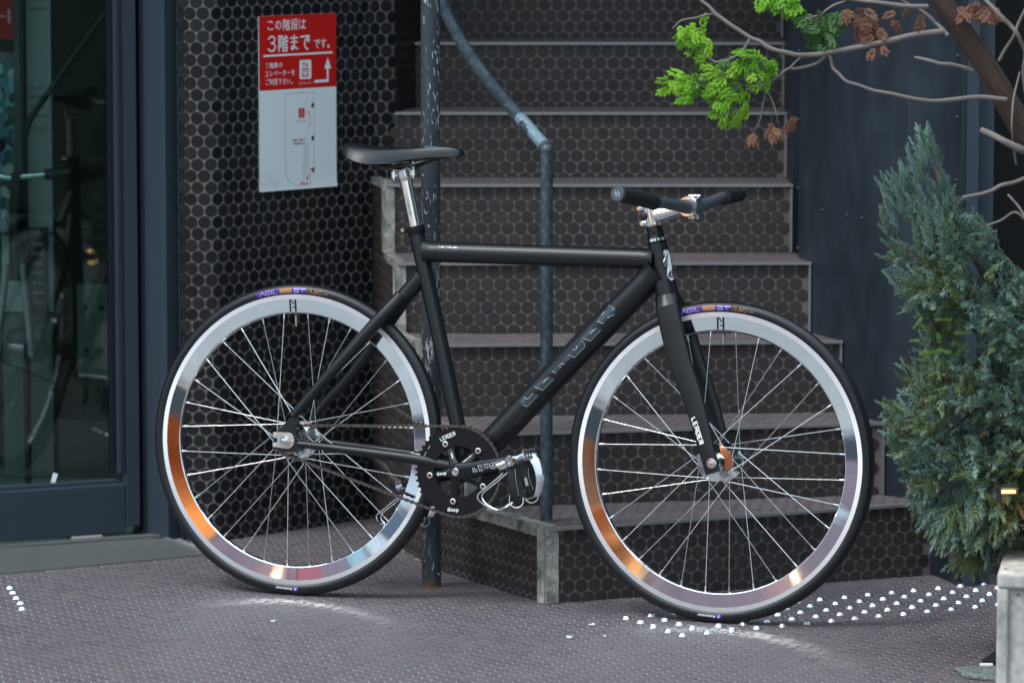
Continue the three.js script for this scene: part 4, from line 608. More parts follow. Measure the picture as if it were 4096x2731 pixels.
// pedals with their hanging clips and straps
function pedal(ax, ay, sg) {
  const p = group('pedal', bike); p.position.set(ax, ay, 0); const Z = (z) => z * sg, q = 0.42;
  mesh('spindle', rod([0, 0, Z(0.072)], [0, 0, Z(0.165)], 0.0078, 16, 0.0095), satin, p);
  mesh('dust_cap', lathe([[0, 0.0035], [0.0040, 0.0035], [0.0048, 0.0050], [0.0105, 0.0040], [0.0125, 0.001], [0.0125, -0.008]], 28, 0.4).rotateX(sg < 0 ? Math.PI : 0).translate(0, 0, Z(0.171)), polished, p);
  const toothed = (len) => { const s = new THREE.Shape(); s.moveTo(-len / 2, -0.009); s.lineTo(len / 2, -0.009); const n = 12; for (let i = 0; i < n; i++) { const x = len / 2 - i * len / n; s.lineTo(x, 0.009); s.lineTo(x - len / n * 0.5, 0.012); s.lineTo(x - len / n * 0.95, 0.009); } s.lineTo(-len / 2, -0.009); for (let i = 0; i < 4; i++) { const h = new THREE.Path(); h.absellipse(-len * 0.33 + i * len * 0.22, -0.001, len * 0.07, 0.0042, 0, 6.2832, true); s.holes.push(h); } return new THREE.ExtrudeGeometry(s, { depth: 0.0022, bevelEnabled: true, bevelSize: 0.0003, bevelThickness: 0.0003, bevelSegments: 1, curveSegments: 8 }); };
  const c = Math.cos(q), s = Math.sin(q), at = (x, y) => [x * c - y * s, x * s + y * c];
  for (const [x, len] of [[0.030, 0.080], [-0.034, 0.066]]) { const g = toothed(len); g.rotateY(Math.PI / 2); g.rotateZ(q); const [X, Yy] = at(x, 0); g.translate(X, Yy, Z(0.124)); mesh('cage_plate', g, silver, p); }
  for (const z of [0.086, 0.160]) { const a = at(-0.034, 0), m = at(0, 0.0), b = at(0.030, 0); mesh('cage_arm', sweep([[a[0], a[1], Z(z + 0.004)], [m[0], m[1], Z(z)], [b[0], b[1], Z(z + 0.004)]], 0.0038, { n: 12, rb: 0.0060, ref: V(0, 0, 1) }), silver, p); }
  // bright clip band curving down, wire loop, leather straps with rollers
  mesh('toe_clip', sweep([[0.0270, 0.010, Z(0.118)], [0.040, -0.006, Z(0.117)], [0.0475, -0.030, Z(0.115)], [0.0472, -0.052, Z(0.113)], [0.0410, -0.0735, Z(0.112)], [0.020, -0.083, Z(0.112)]], [0.0098, 0.0100, 0.0095, 0.0080, 0.0065, 0.0050], { n: 14, rb: 0.0011, ref: V(0.80, 0.30, -0.45) }), polished, p);
  for (const dz of [0.012, -0.014]) mesh('wire_loop', sweep([[-0.028, -0.030, Z(0.122 + dz)], [-0.060, -0.058, Z(0.122 + dz)], [-0.0835, -0.079, Z(0.122 + dz)], [-0.0830, -0.087, Z(0.122 + dz)], [-0.070, -0.099, Z(0.122 + dz * 0.6)], [-0.040, -0.1085, Z(0.122 + dz * 0.3)], [-0.010, -0.092, Z(0.122 + dz)], [0.010, -0.088, Z(0.122 + dz)]], 0.0016, { n: 8 }), polished, p);
  for (const [x0, z0, y1, x1] of [[-0.006, 0.150, -0.088, 0.006], [0.002, 0.092, -0.080, 0.018]]) {
    mesh('strap', sweep([[x0, -0.006, Z(z0)], [x0 + 0.004, -0.035, Z(z0 + 0.004)], [x1 - 0.001, y1 + 0.012, Z(z0)], [x1 + 0.004, y1, Z(z0 - 0.008)], [x1 + 0.010, y1 + 0.010, Z(z0 - 0.010)], [x0 + 0.014, -0.035, Z(z0 - 0.006)], [x0 + 0.012, -0.008, Z(z0 - 0.002)]], 0.0082, { n: 12, rb: 0.0013, ref: V(0.92, 0.1, -0.35) }), leather, p); mesh('strap_edge', sweep([[x0 + 0.0090, -0.010, Z(z0 - 0.0035)], [x0 + 0.0125, -0.036, Z(z0 + 0.0005)], [x1 + 0.0072, y1 + 0.014, Z(z0 - 0.003)]], 0.0008, { n: 6 }), satin, p);
    mesh('strap_buckle', sweep([[x1 - 0.010, y1 + 0.014, Z(z0 + 0.004)], [x1 - 0.008, y1 - 0.004, Z(z0 + 0.006)], [x1 + 0.006, y1 - 0.012, Z(z0 + 0.004)], [x1 + 0.018, y1 - 0.004, Z(z0)], [x1 + 0.018, y1 + 0.010, Z(z0 - 0.004)]], 0.0022, { n: 8, rb: 0.0014, ref: V(0, 0, 1) }), satin, p); }
  const t = canvasTex(128, 32, (x, w, h) => { x.clearRect(0, 0, w, h); x.fillStyle = '#f1f3f4'; x.font = 'bold 33px sans-serif'; x.fillText('MKS', 20, 28); });
  const g = new THREE.PlaneGeometry(0.034, 0.009); g.rotateZ(-1.32); g.translate(0.0130, -0.050, Z(0.0965) + 0.0030 + (sg < 0 ? 0.004 : 0)); mesh('strap_lettering', g, decal(t), p);
}
pedal(0.0751, 0.3289, 1); pedal(-0.2525, 0.2539, -1);
// cockpit
{
  const ax = V(-0.2335, 0.9724, 0), P = (t) => V(0.3286, 0.7951, 0).addScaledVector(ax, t), ring = (t0, t1, r0, r1, m, n) => mesh(n, sweep([P(t0), P(t1)], [r0, r1], { n: 30, smooth: false }), m, hs);
  const hs = group('headset', bike);
  ring(-0.001, 0.0035, 0.0205, 0.0205, anodBlack, 'lower_ring'); ring(0.0036, 0.0095, 0.0198, 0.0192, polished, 'bright_ring'); ring(0.0096, 0.016, 0.0192, 0.0180, glossBlack, 'cap'); ring(0.0161, 0.0255, 0.0176, 0.0172, glossBlack, 'spacer'); ring(0.0258, 0.0355, 0.0171, 0.0170, glossBlack, 'spacer');
  const st = group('stem', bike);
  mesh('steerer_clamp', sweep([P(0.0358), P(0.039), P(0.058), P(0.079), P(0.0825)], [0.0178, 0.0192, 0.0194, 0.0190, 0.0176], { n: 30 }), silver, st);
  mesh('steerer_top', rod(P(0.0826).toArray(), P(0.0840).toArray(), 0.0145, 24), glossBlack, st);
  for (const t of [0.0420, 0.0745]) { const c = P(t); mesh('clamp_lobe', sweep([[c.x - 0.010, c.y + 0.001, 0.0115], [c.x - 0.021, c.y - 0.001, 0.0115], [c.x - 0.0245, c.y - 0.002, 0.0112]], [0.0080, 0.0074, 0.0054], { n: 16 }), silver, st); mesh('clamp_bolt', rod([c.x - 0.0205, c.y - 0.001, 0.0168], [c.x - 0.0205, c.y - 0.001, 0.0205], 0.0040, 14), silver, st); mesh('clamp_lobe', sweep([[c.x - 0.010, c.y + 0.001, -0.0115], [c.x - 0.023, c.y - 0.002, -0.0115]], [0.0078, 0.0060], { n: 16, smooth: false }), polished, st); }
  mesh('slot', box(0.017, 0.0165, 0.034, P(0.058).x - 0.0110, P(0.058).y, 0.005, 0.006), MS(0.01, 0.01, 0.012, 0.5), st);
  mesh('extension', sweep([[0.318, 0.8520, 0], [0.345, 0.8590, 0], [0.372, 0.8665, 0], [0.388, 0.8710, 0]], [0.0190, 0.0165, 0.0138, 0.0130], { n: 26, rb: [0.0180, 0.0160, 0.0145, 0.017], ref: V(0, 1, 0) }), silver, st);
  const clamp = (z0, z1, r) => lathe([[0.012, z0], [r - 0.0015, z0], [r, z0 + 0.0015], [r, z1 - 0.0015], [r - 0.0015, z1], [0.012, z1]], 40, 0.3).translate(0.4002, 0.8742, 0);
  mesh('bar_clamp', clamp(-0.0215, 0.0215, 0.0222), silver, st);
  mesh('face_gap', box(0.0010, 0.046, 0.0436, 0.4062, 0.8742, 0), MS(0.02, 0.02, 0.02, 0.6), st);
  for (const z of [-0.0135, 0.0135]) for (const y of [0.0222, -0.0222]) mesh('face_bolt', rod([0.4015, 0.8742 + y, z], [0.4165, 0.8742 + y, z], 0.0046, 14), silver, st);
  const hb = group('handlebar', bike);
  mesh('bar', sweep([[0.3625, 0.8960, 0.345], [0.3795, 0.8893, 0.285], [0.3941, 0.8831, 0.22], [0.4000, 0.8765, 0.10], [0.4006, 0.8742, 0.035], [0.4002, 0.8742, 0], [0.4006, 0.8747, -0.035], [0.4005, 0.8800, -0.10], [0.3984, 0.8955, -0.22], [0.3965, 0.8998, -0.285], [0.3932, 0.9030, -0.345]], [0.0111, 0.0111, 0.0111, 0.0120, 0.0150, 0.0158, 0.0150, 0.0120, 0.0111, 0.0111, 0.0111], { n: 24 }), greyAlu, hb);
  for (const [a, b] of [[V(0.3941, 0.8831, 0.222), V(0.3615, 0.8966, 0.352)], [V(0.3984, 0.8955, -0.222), V(0.3931, 0.9030, -0.352)]]) {
    const g = group('grip', hb), pr = [], rad = [], N = 48; for (let i = 0; i <= N; i++) { const t = i / N; pr.push(a.clone().lerp(b, t)); rad.push(i < 2 ? 0.0178 : 0.0160 + (i % 4 < 2 ? 0.0008 : -0.0002)); }
    mesh('sleeve', sweep(pr, rad, { n: 26, smooth: false }), MP(0.006, 0.007, 0.0085, 0.65, {}), g);
    const d = b.clone().sub(a).normalize(); mesh('end_cap', sweep([b.clone().addScaledVector(d, -0.001), b.clone().addScaledVector(d, 0.004), b.clone().addScaledVector(d, 0.0058)], [0.0168, 0.0168, 0.0150], { n: 30, smooth: false }), MP(0.055, 0.064, 0.073, 0.5, {}), g);
    if (a.z > 0) { const t = canvasTex(128, 128, (x, w, h) => { x.clearRect(0, 0, w, h); x.fillStyle = '#8d9aa3'; for (const [X, Yy, W, Hh] of [[34, 30, 12, 50], [34, 52, 26, 10], [50, 52, 12, 46], [70, 30, 12, 50], [70, 52, 26, 10], [86, 52, 12, 46]]) x.fillRect(X, Yy, W, Hh); }); const q = new THREE.PlaneGeometry(0.024, 0.024); const m = mesh('cap_mark', q, decal(t), g); m.position.copy(b).addScaledVector(d, 0.0061); m.quaternion.setFromUnitVectors(V(0, 0, 1), d); }
  }
}
// saddle and seatpost
{
  const sp = group('seatpost', bike), A = V(-0.2190, 0.792, 0), B = V(-0.2500, 0.9170, 0);
  mesh('tube', sweep([A, B], 0.0136, { n: 30, smooth: false }), MS(0.86, 0.865, 0.87, 0.26, { metalness: 1, roughnessMap: noiseTex(256, 4, 4, 91, grey(150, 255), { srgb: false, sx: 1, rx: 14, ry: 1 }) }), sp);
  const eng = canvasTex(512, 64, (x, w, h) => { x.clearRect(0, 0, w, h); x.fillStyle = '#5c5f63'; x.font = 'bold 50px sans-serif'; x.fillText('THOMSON', 60, 50); });
  const g = new THREE.PlaneGeometry(0.085, 0.010, 10, 4), p = g.attributes.position; const dir = A.clone().sub(B).normalize(), sd = V(-dir.y, dir.x, 0); for (let i = 0; i < p.count; i++) { const c = A.clone().lerp(B, 0.42).addScaledVector(dir, p.getX(i)), an = p.getY(i) / 0.0137 + 0.05; c.addScaledVector(sd, Math.sin(an) * 0.01372); c.z += Math.cos(an) * 0.01372; p.setXYZ(i, c.x, c.y, c.z); } g.computeVertexNormals(); mesh('engraving', g, decal(eng, { metalness: 0.8, roughness: 0.4 }), sp);
  mesh('head', sweep([[-0.2478, 0.9085, 0], [-0.2495, 0.9165, 0], [-0.2520, 0.9280, 0], [-0.2530, 0.9320, 0]], [0.0139, 0.0165, 0.0175, 0.0130], { n: 26, rb: [0.0139, 0.0180, 0.0200, 0.0170], ref: V(1, 0, 0) }), polished, sp);
  for (const [x, y] of [[-0.2765, 0.9215], [-0.2310, 0.9275]]) { mesh('yoke', sweep([[x, y - 0.006, 0], [x, y + 0.006, 0]], 0.0065, { n: 18, smooth: false }), polished, sp); mesh('yoke_bolt', rod([x, y - 0.012, 0], [x, y + 0.024, 0], 0.0026, 10), silver, sp); mesh('yoke_arm', sweep([[x, y, 0], [-0.2505, y + 0.001, 0]], 0.0060, { n: 14, smooth: false }), polished, sp); }
  for (const [y, c] of [[0.9335, -1], [0.9455, 1]]) mesh('rail_clamp', sweep([[-0.2745, y + 0.0005, 0], [-0.264, y + c * 0.0014, 0], [-0.253, y + c * 0.0022, 0], [-0.240, y + 0.003 + c * 0.0012, 0], [-0.2325, y + 0.0045, 0]], 0.0030, { n: 14, rb: 0.030, ref: V(0, 1, 0) }), polished, sp);
  mesh('seat_collar', sweep([[-0.2185, 0.7945, 0], [-0.2205, 0.8020, 0], [-0.2225, 0.8090, 0], [-0.2232, 0.8115, 0]], [0.0183, 0.0196, 0.0196, 0.0186], { n: 28 }), anodBlack, sp);
  mesh('collar_bolt', rod([-0.2465, 0.8030, 0.006], [-0.2465, 0.8030, 0.016], 0.0042, 14), silver, sp); mesh('collar_ear', box(0.012, 0.014, 0.018, -0.2415, 0.8035, 0, 0.003), anodBlack, sp);

  const sd2 = group('saddle', bike); // loft of cross sections: [x, top, half width, skirt]
  const S = [[-0.3875, 0.9795, 0.012, 0.9735], [-0.3850, 0.9845, 0.040, 0.9690], [-0.3770, 0.9875, 0.056, 0.9635], [-0.3600, 0.9865, 0.0655, 0.9545], [-0.3380, 0.9835, 0.0705, 0.9470], [-0.3150, 0.9812, 0.0690, 0.9425], [-0.2900, 0.9800, 0.0605, 0.9430], [-0.2650, 0.9803, 0.0475, 0.9475], [-0.2400, 0.9815, 0.0350, 0.9530], [-0.2150, 0.9832, 0.0270, 0.9578], [-0.1880, 0.9858, 0.0222, 0.9610], [-0.1600, 0.9872, 0.0198, 0.9628], [-0.1380, 0.9858, 0.0180, 0.9640], [-0.1250, 0.9820, 0.0150, 0.9660], [-0.1195, 0.9775, 0.0090, 0.9695]];
  const n = 40, pos = [], idx = [], uv = [];
  S.forEach(([x, top, hw, sk], j) => { for (let k = 0; k <= n; k++) { const a = k / n * Math.PI * 2; const c = Math.cos(a), s = Math.sin(a), sc = Math.sign(c) * Math.abs(c) ** 0.75; let z = sc * hw, y; if (s >= 0) { const f = Math.abs(sc); y = top - (top - sk) * (0.16 * f * f + 0.84 * Math.max(0, (f - 0.62) / 0.38) ** 2.0); } else { const f = Math.abs(c); y = sk + (top - 0.010 - sk) * (1 - f ** 6) * 0.55 * Math.min(1, hw / 0.03); if (f > 0.93) y = Math.min(y, sk + 0.001); z *= 0.97; } pos.push(x, y, z); uv.push(k / n, j / S.length); } });
  for (let j = 0; j + 1 < S.length; j++) for (let k = 0; k < n; k++) { const a = j * (n + 1) + k, b = a + n + 1; idx.push(a, a + 1, b, b, a + 1, b + 1); }
  for (const j of [0, S.length - 1]) { const c = pos.length / 3; pos.push(S[j][0], (S[j][1] + S[j][3]) / 2, 0); uv.push(0, 0); for (let k = 0; k < n; k++) { const a = j * (n + 1) + k; j ? idx.push(c, a, a + 1) : idx.push(c, a + 1, a); } }
  const gs = new THREE.BufferGeometry(); gs.setAttribute('position', new THREE.Float32BufferAttribute(pos, 3)); gs.setAttribute('uv', new THREE.Float32BufferAttribute(uv, 2)); gs.setIndex(idx); gs.computeVertexNormals();
  mesh('cover', gs, MP(0.0045, 0.0065, 0.0095, 0.38, { specularIntensity: 0.8 }), sd2);
  mesh('shell', sweep([[-0.372, 0.9600, 0], [-0.33, 0.9475, 0], [-0.29, 0.9475, 0], [-0.24, 0.9570, 0], [-0.17, 0.9640, 0], [-0.13, 0.9665, 0]], [0.0030, 0.0035, 0.0035, 0.0035, 0.0035, 0.002], { n: 14, rb: [0.045, 0.060, 0.050, 0.030, 0.018, 0.012], ref: V(0, 1, 0) }), glossBlack, sd2);
  for (const s of [1, -1]) mesh('rail', sweep([[-0.352, 0.9580, 0.034 * s], [-0.325, 0.9440, 0.028 * s], [-0.300, 0.9390, 0.0225 * s], [-0.265, 0.9395, 0.0220 * s], [-0.230, 0.9435, 0.0220 * s], [-0.205, 0.9515, 0.018 * s], [-0.175, 0.9610, 0.010 * s], [-0.150, 0.9655, 0.006 * s]], 0.0037, { n: 12 }), MP(0.01, 0.01, 0.011, 0.25, {}), sd2);
  const lt = canvasTex(256, 32, (x, w, h) => { x.clearRect(0, 0, w, h); x.fillStyle = '#5f7c94'; x.font = 'bold italic 27px sans-serif'; x.fillText('PROTOTYPE', 22, 26); });
  const lg = new THREE.PlaneGeometry(0.052, 0.006); lg.rotateX(-0.75); lg.rotateZ(-0.02); lg.translate(-0.181, 0.9835, 0.0158); mesh('lettering', lg, decal(lt), sd2);
}

// ---------------------------------------------------------------- across the street, outside the frame: what the polished rims mirror
{
  const fz = 9.0, b = structure(group('opposite_building')), wallM = MS(0.52, 0.36, 0.41, 0.8, { map: speck }), plinth = MS(0.05, 0.06, 0.075, 0.6);
  mesh('wall', box(2.2, 4.2, 0.4, -2.7, 2.1, fz + 0.2), wallM, b); mesh('wall', box(9.2, 4.0, 0.4, -11.8, 2.0, fz + 0.2), wallM, b); mesh('wall', box(3.4, 1.7, 0.4, -5.5, 3.35, fz + 0.2), wallM, b);
  mesh('plinth', box(14.6, 0.42, 0.1, -8.9, 0.21, fz - 0.06), plinth, b);
  const wood = noiseTex(256, 3, 4, 71, (p, q) => { const v = 0.55 + p * 0.6; return [clampB(220 * v), clampB(148 * v), clampB(104 * v)]; }, { sx: 6, rx: 2, ry: 1 });
  mesh('shop_back', box(3.4, 2.0, 0.1, -5.5, 1.4, fz + 1.5), MS(0.62, 0.5, 0.4, 0.7, { map: wood }), b);
  mesh('shop_floor', box(3.4, 0.06, 1.5, -5.5, 0.37, fz + 0.75), MS(0.4, 0.2, 0.1, 0.6), b); mesh('shop_ceiling', box(3.4, 0.06, 1.5, -5.5, 2.43, fz + 0.75), MS(0.5, 0.4, 0.3, 0.8), b);
  for (const x of [-3.83, -7.17]) mesh('shop_side', box(0.06, 2.1, 1.5, x, 1.4, fz + 0.75), MS(0.5, 0.27, 0.14, 0.7), b);
  for (const [x, w, h, c] of [[-4.8, 0.5, 1.1, 0.16], [-5.4, 0.35, 0.7, 0.05], [-5.95, 0.4, 1.3, 0.24]]) mesh('shelf', box(w, h, 0.3, x, 0.4 + h / 2, fz + 0.7, 0.02), MS(c * 1.6, c * 0.8, c * 0.4, 0.6), b);
  const lampAt = (x, y, z, r, power, lab) => { const g = tag(group('shop_lamp'), lab, 'lamp', 'warm lamps across the street'); g.position.set(x, y, z); mesh('globe', new THREE.SphereGeometry(r, 18, 12), new THREE.MeshStandardMaterial({ color: rgb(0.9, 0.7, 0.5), emissive: rgb(1, 0.62, 0.28), emissiveIntensity: 6 }), g); mesh('holder', new THREE.CylinderGeometry(r * 0.3, r * 0.3, r * 1.6, 10).translate(0, r * 1.6, 0), MS(0.02, 0.02, 0.02, 0.5), g);
    const l = new THREE.PointLight(new THREE.Color(1, 0.62, 0.3), power, 0, 2); l.castShadow = true; l.position.set(0, 0, -r - 0.02); g.add(l); };
  lampAt(-4.8, 2.1, fz + 0.6, 0.07, 1.7, 'warm lamp at the near end of the shop across the street'); lampAt(-6.05, 2.2, fz + 0.35, 0.075, 1.7, 'warm lamp above the tall shelf of the shop across the street'); lampAt(-6.45, 2.0, fz + 0.5, 0.05, 0.8, 'small warm lamp at the far end of the shop across the street'); lampAt(-8.75, 2.95, fz - 0.22, 0.035, 0.1, 'upper of the two small wall lamps across the street'); lampAt(-9.05, 2.62, fz - 0.22, 0.03, 0.1, 'lower of the two small wall lamps across the street');
  tag(mesh('street_sign', box(0.8, 0.55, 0.08, -9.9, 3.05, fz - 0.08, 0.01), MS(0.55, 0.14, 0.16, 0.5)), 'plain red sign board on the wall across the street', 'sign');
  const pm = [[0.72, 0.75, 0.78], [0.45, 0.6, 0.68], [0.8, 0.82, 0.84], [0.10, 0.13, 0.2], [0.7, 0.74, 0.78], [0.25, 0.33, 0.36]];
  pm.forEach((c, i) => mesh('wall_panel', box(0.55, 1.3 + (i % 3) * 0.3, 0.06, -10.9 - i * 0.72, 2.0 + (i % 2) * 0.5, fz - 0.05), MS(...c, 0.6), b));
}

// ---------------------------------------------------------------- planter, tree and shrub on the right
{
  const pl = tag(group('concrete_planter'), 'pale concrete planter with a rounded rim below the blue green shrub', 'planter');
  pl.position.set(0.9416, -0.03, 0.95); pl.rotation.y = -0.15;
  const cmap = noiseTex(512, 5, 5, 55, (a, b) => { const pit = b < 0.20 ? 90 : 0, v = clampB(190 + 90 * (a - 0.5) + 60 * (b - 0.5) - pit); return [v, v * 0.985, v * 0.965]; }, { rx: 2.4, ry: 2.4 });
  const cm = MS(0.80, 0.79, 0.77, 0.9, { map: cmap });
  const uvm = (g) => { const p = g.attributes.position, u = g.attributes.uv, n = g.attributes.normal; for (let i = 0; i < p.count; i++) Math.abs(n.getX(i)) > 0.7 ? u.setXY(i, p.getZ(i), p.getY(i)) : Math.abs(n.getY(i)) > 0.7 ? u.setXY(i, p.getX(i), p.getZ(i)) : u.setXY(i, p.getX(i), p.getY(i)); return g; };
  const T = 0.2685, Wd = 0.95, Dp = 0.62;
  mesh('front_wall', uvm(box(Wd, T - 0.016, 0.044, Wd / 2, (T - 0.016) / 2, -0.034, 0.002)), cm, pl);
  mesh('left_wall', uvm(box(0.05, T - 0.016, Dp - 0.06, 0.031, (T - 0.016) / 2, -Dp / 2 - 0.026, 0.002)), cm, pl);
  mesh('rear_wall', uvm(box(Wd, T - 0.016, 0.05, Wd / 2, (T - 0.016) / 2, -Dp, 0.002)), cm, pl); mesh('right_wall', uvm(box(0.05, T - 0.016, Dp - 0.06, Wd - 0.03, (T - 0.016) / 2, -Dp / 2 - 0.026, 0.002)), cm, pl);
  mesh('rim', uvm(box(Wd, 0.034, 0.06, Wd / 2, T - 0.017, -0.030, 0.009)), cm, pl); mesh('rim', uvm(box(0.062, 0.034, Dp - 0.03, 0.031, T - 0.0172, -Dp / 2 - 0.03, 0.009)), cm, pl);
  mesh('corner_rib', uvm(box(0.024, T - 0.03, 0.052, 0.012, (T - 0.03) / 2, -0.0285, 0.007)), cm, pl);
  mesh('soil', box(Wd - 0.09, 0.16, Dp - 0.08, Wd / 2, 0.12, -Dp / 2 - 0.01), MS(0.035, 0.026, 0.02, 0.95), pl);
}
{ // leaning tree with bare branches and a few bright sprays
  const t = tag(group('bare_branched_tree'), 'leaning tree with bare twigs and bright green leaf tips in the upper corner', 'tree');
  t.position.set(1.30, 0.20, 0.72); const o = t.position, Z = 0.8, pts = (L, z0 = Z, z1 = Z, bow = 0) => L.map(([x, y], i) => { const f = i / (L.length - 1); return [x - o.x, y - o.y, z0 + (z1 - z0) * f + bow * Math.sin(f * 3.14) - o.z]; });
  const bark = noiseTex(256, 4, 5, 33, (a, b) => { const v = clampB(60 + 190 * (a * 0.6 + b * 0.4)); return [v, v * 0.9, v * 0.82]; }, { sx: 3, rx: 3, ry: 6 });
  const barkM = MS(0.17, 0.125, 0.105, 0.9, { map: bark, bumpMap: bark, bumpScale: 0.004 }), twigM = MS(0.27, 0.225, 0.205, 0.85, { map: speck });
  mesh('trunk', sweep(pts([[1.30, 0.20], [1.29, 0.50], [1.22, 0.78], [1.10, 0.965], [1.02, 1.06], [0.979, 1.122], [0.944, 1.184], [0.884, 1.271], [0.833, 1.345], [0.78, 1.44], [0.74, 1.56], [0.72, 1.75]], 0.72, Z), [0.034, 0.031, 0.029, 0.027, 0.0255, 0.0245, 0.0225, 0.0205, 0.0190, 0.017, 0.014, 0.008], { n: 18, sub: 6 }), barkM, t);
  const B = [
    [[[0.84, 1.279], [0.775, 1.271], [0.701, 1.254], [0.617, 1.239], [0.571, 1.234], [0.533, 1.239], [0.496, 1.25], [0.465, 1.267], [0.421, 1.295], [0.396, 1.313], [0.368, 1.339], [0.34, 1.375]], 0.0062, 0.0030, 0.03],
    [[[0.617, 1.236], [0.624, 1.209], [0.649, 1.184], [0.702, 1.166], [0.779, 1.15], [0.857, 1.147], [0.965, 1.146]], 0.0030, 0.0042, 0.03],
    [[[0.617, 1.237], [0.596, 1.216], [0.565, 1.206], [0.54, 1.204], [0.503, 1.178], [0.466, 1.16], [0.428, 1.147]], 0.0036, 0.0018, -0.03], [[[0.465, 1.267], [0.447, 1.24], [0.422, 1.225], [0.397, 1.22], [0.375, 1.233], [0.366, 1.25]], 0.0030, 0.0018, 0.02],
    [[[0.396, 1.313], [0.359, 1.305], [0.328, 1.299], [0.313, 1.284]], 0.0026, 0.0012, 0], [[[0.897, 1.202], [0.85, 1.216], [0.813, 1.223], [0.785, 1.228]], 0.0042, 0.0028, 0.03], [[[0.59, 1.352], [0.638, 1.346], [0.716, 1.335], [0.809, 1.327]], 0.0030, 0.0045, 0.02],
    [[[0.74, 1.36], [0.759, 1.339], [0.793, 1.321], [0.824, 1.296], [0.848, 1.27]], 0.0030, 0.0044, -0.02], [[[0.90, 1.37], [0.92, 1.339], [0.948, 1.309], [0.977, 1.278], [0.996, 1.24], [1.002, 1.16]], 0.0034, 0.0044, 0.06], [[[1.01, 1.36], [0.995, 1.321], [0.974, 1.271], [0.949, 1.222]], 0.0026, 0.0036, 0.03],
    [[[1.03, 1.032], [0.992, 1.051], [0.951, 1.071], [0.917, 1.086]], 0.0085, 0.0062, 0.05], [[[1.03, 1.002], [0.999, 0.995], [0.952, 0.982], [0.921, 0.966], [0.881, 0.955]], 0.0045, 0.0030, 0.04], [[[0.66, 1.36], [0.647, 1.339], [0.607, 1.318], [0.595, 1.299]], 0.0026, 0.0016, 0.02],
    [[[0.571, 1.234], [0.54, 1.206]], 0.0022, 0.0020, 0], [[[0.497, 1.175], [0.492, 1.15], [0.485, 1.11], [0.463, 1.066]], 0.0018, 0.0010, 0], [[[0.50, 1.16], [0.515, 1.12], [0.52, 1.095]], 0.0015, 0.0008, 0.01], [[[0.60, 1.31], [0.56, 1.30], [0.53, 1.32], [0.50, 1.36]], 0.0022, 0.0016, 0.02],
    [[[0.93, 0.90], [0.98, 0.93], [1.02, 0.90], [1.06, 0.88]], 0.0022, 0.0030, 0.05], [[[0.97, 0.96], [1.0, 0.92], [1.03, 0.95]], 0.0020, 0.0020, 0.07], [[[0.99, 1.20], [0.97, 1.10], [0.985, 1.02]], 0.0018, 0.0024, 0.05],
  ];
  for (const [L, a, b2, bow] of B) { const fine = []; pts(L, Z, Z, bow).forEach((p, i, arr) => { fine.push(p); if (i + 1 < arr.length) { const q = arr[i + 1], d = Math.hypot(q[0] - p[0], q[1] - p[1]) * 0.05; fine.push([(p[0] + q[0]) / 2 + rr(-d, d), (p[1] + q[1]) / 2 + rr(-d, d), (p[2] + q[2]) / 2 + rr(-d, d)]); } }); const R = fine.map((_, i) => (a + (b2 - a) * i / (fine.length - 1)) * rr(0.88, 1.14)); mesh('branch', sweep(fine, R, { n: 10, sub: 4 }), twigM, t); }
  const leafMats = [[0.25, 0.50, 0.035], [0.18, 0.42, 0.03], [0.34, 0.58, 0.06]].map((c) => MP(...c, 0.75, { transmission: 0.35, thickness: 0, specularIntensity: 0.3 })), brown = MP(0.20, 0.085, 0.048, 0.85, { transmission: 0.2, thickness: 0 }), dark = MP(0.05, 0.14, 0.025, 0.8, { transmission: 0.3, thickness: 0 });
  const lobe = new THREE.IcosahedronGeometry(1, 1), Q = new THREE.Quaternion(), M4 = new THREE.Matrix4();
  function spray(cx, cy, rx, ry, n, mat, hang, seedDir) { // fans of small rounded lobes along short twigs
    const list = [];
    for (let f = 0; f < n * 1.7; f++) {
      const bx = cx + rr(-1, 1) * rx, by = cy + rr(-1, 1) * ry, bz = 0.8 + rr(-0.03, 0.03), dir = V(rr(-1, 1) + seedDir[0], rr(-0.8, 0.6) + seedDir[1] - hang, rr(-0.7, 0.9)).normalize(), side = dir.clone().cross(V(rr(-0.4, 0.4), rr(-0.4, 0.4), 1)).normalize(), nrm = dir.clone().cross(side);
      const steps = 4 + Math.floor(rnd() * 3);
      for (let s = 0; s < steps; s++) for (const q of s === steps - 1 ? [0] : [-1, 1]) {
        const d = dir.clone().addScaledVector(side, q * rr(0.6, 1.0)).normalize(), p = V(bx, by, bz).addScaledVector(dir, s * 0.0050).addScaledVector(side, q * rr(0.002, 0.006)), L = rr(0.0038, 0.0062);
        Q.setFromRotationMatrix(M4.makeBasis(d, nrm.clone().cross(d).normalize(), nrm)); const g = lobe.clone(); g.applyMatrix4(new THREE.Matrix4().compose(V(p.x - o.x, p.y - o.y, p.z - o.z), Q, V(L, L * 0.46, L * 0.20))); list.push(g);
      }
    }
    mesh('leaf_spray', merge(list), mat, t);
  }
  for (const [x, y, rx, ry, n] of [[0.350, 1.272, 0.030, 0.018, 13], [0.372, 1.240, 0.020, 0.024, 10], [0.330, 1.178, 0.030, 0.020, 15], [0.352, 1.160, 0.024, 0.014, 8], [0.405, 1.190, 0.032, 0.022, 18], [0.412, 1.150, 0.026, 0.028, 15], [0.432, 1.120, 0.024, 0.018, 9], [0.458, 1.220, 0.028, 0.018, 12], [0.485, 1.205, 0.030, 0.018, 10], [0.440, 1.165, 0.024, 0.016, 8], [0.478, 1.185, 0.022, 0.016, 6]]) spray(x, y, rx, ry, n, leafMats[Math.floor(rnd() * 3)], 0.25, [-0.55, 0]);
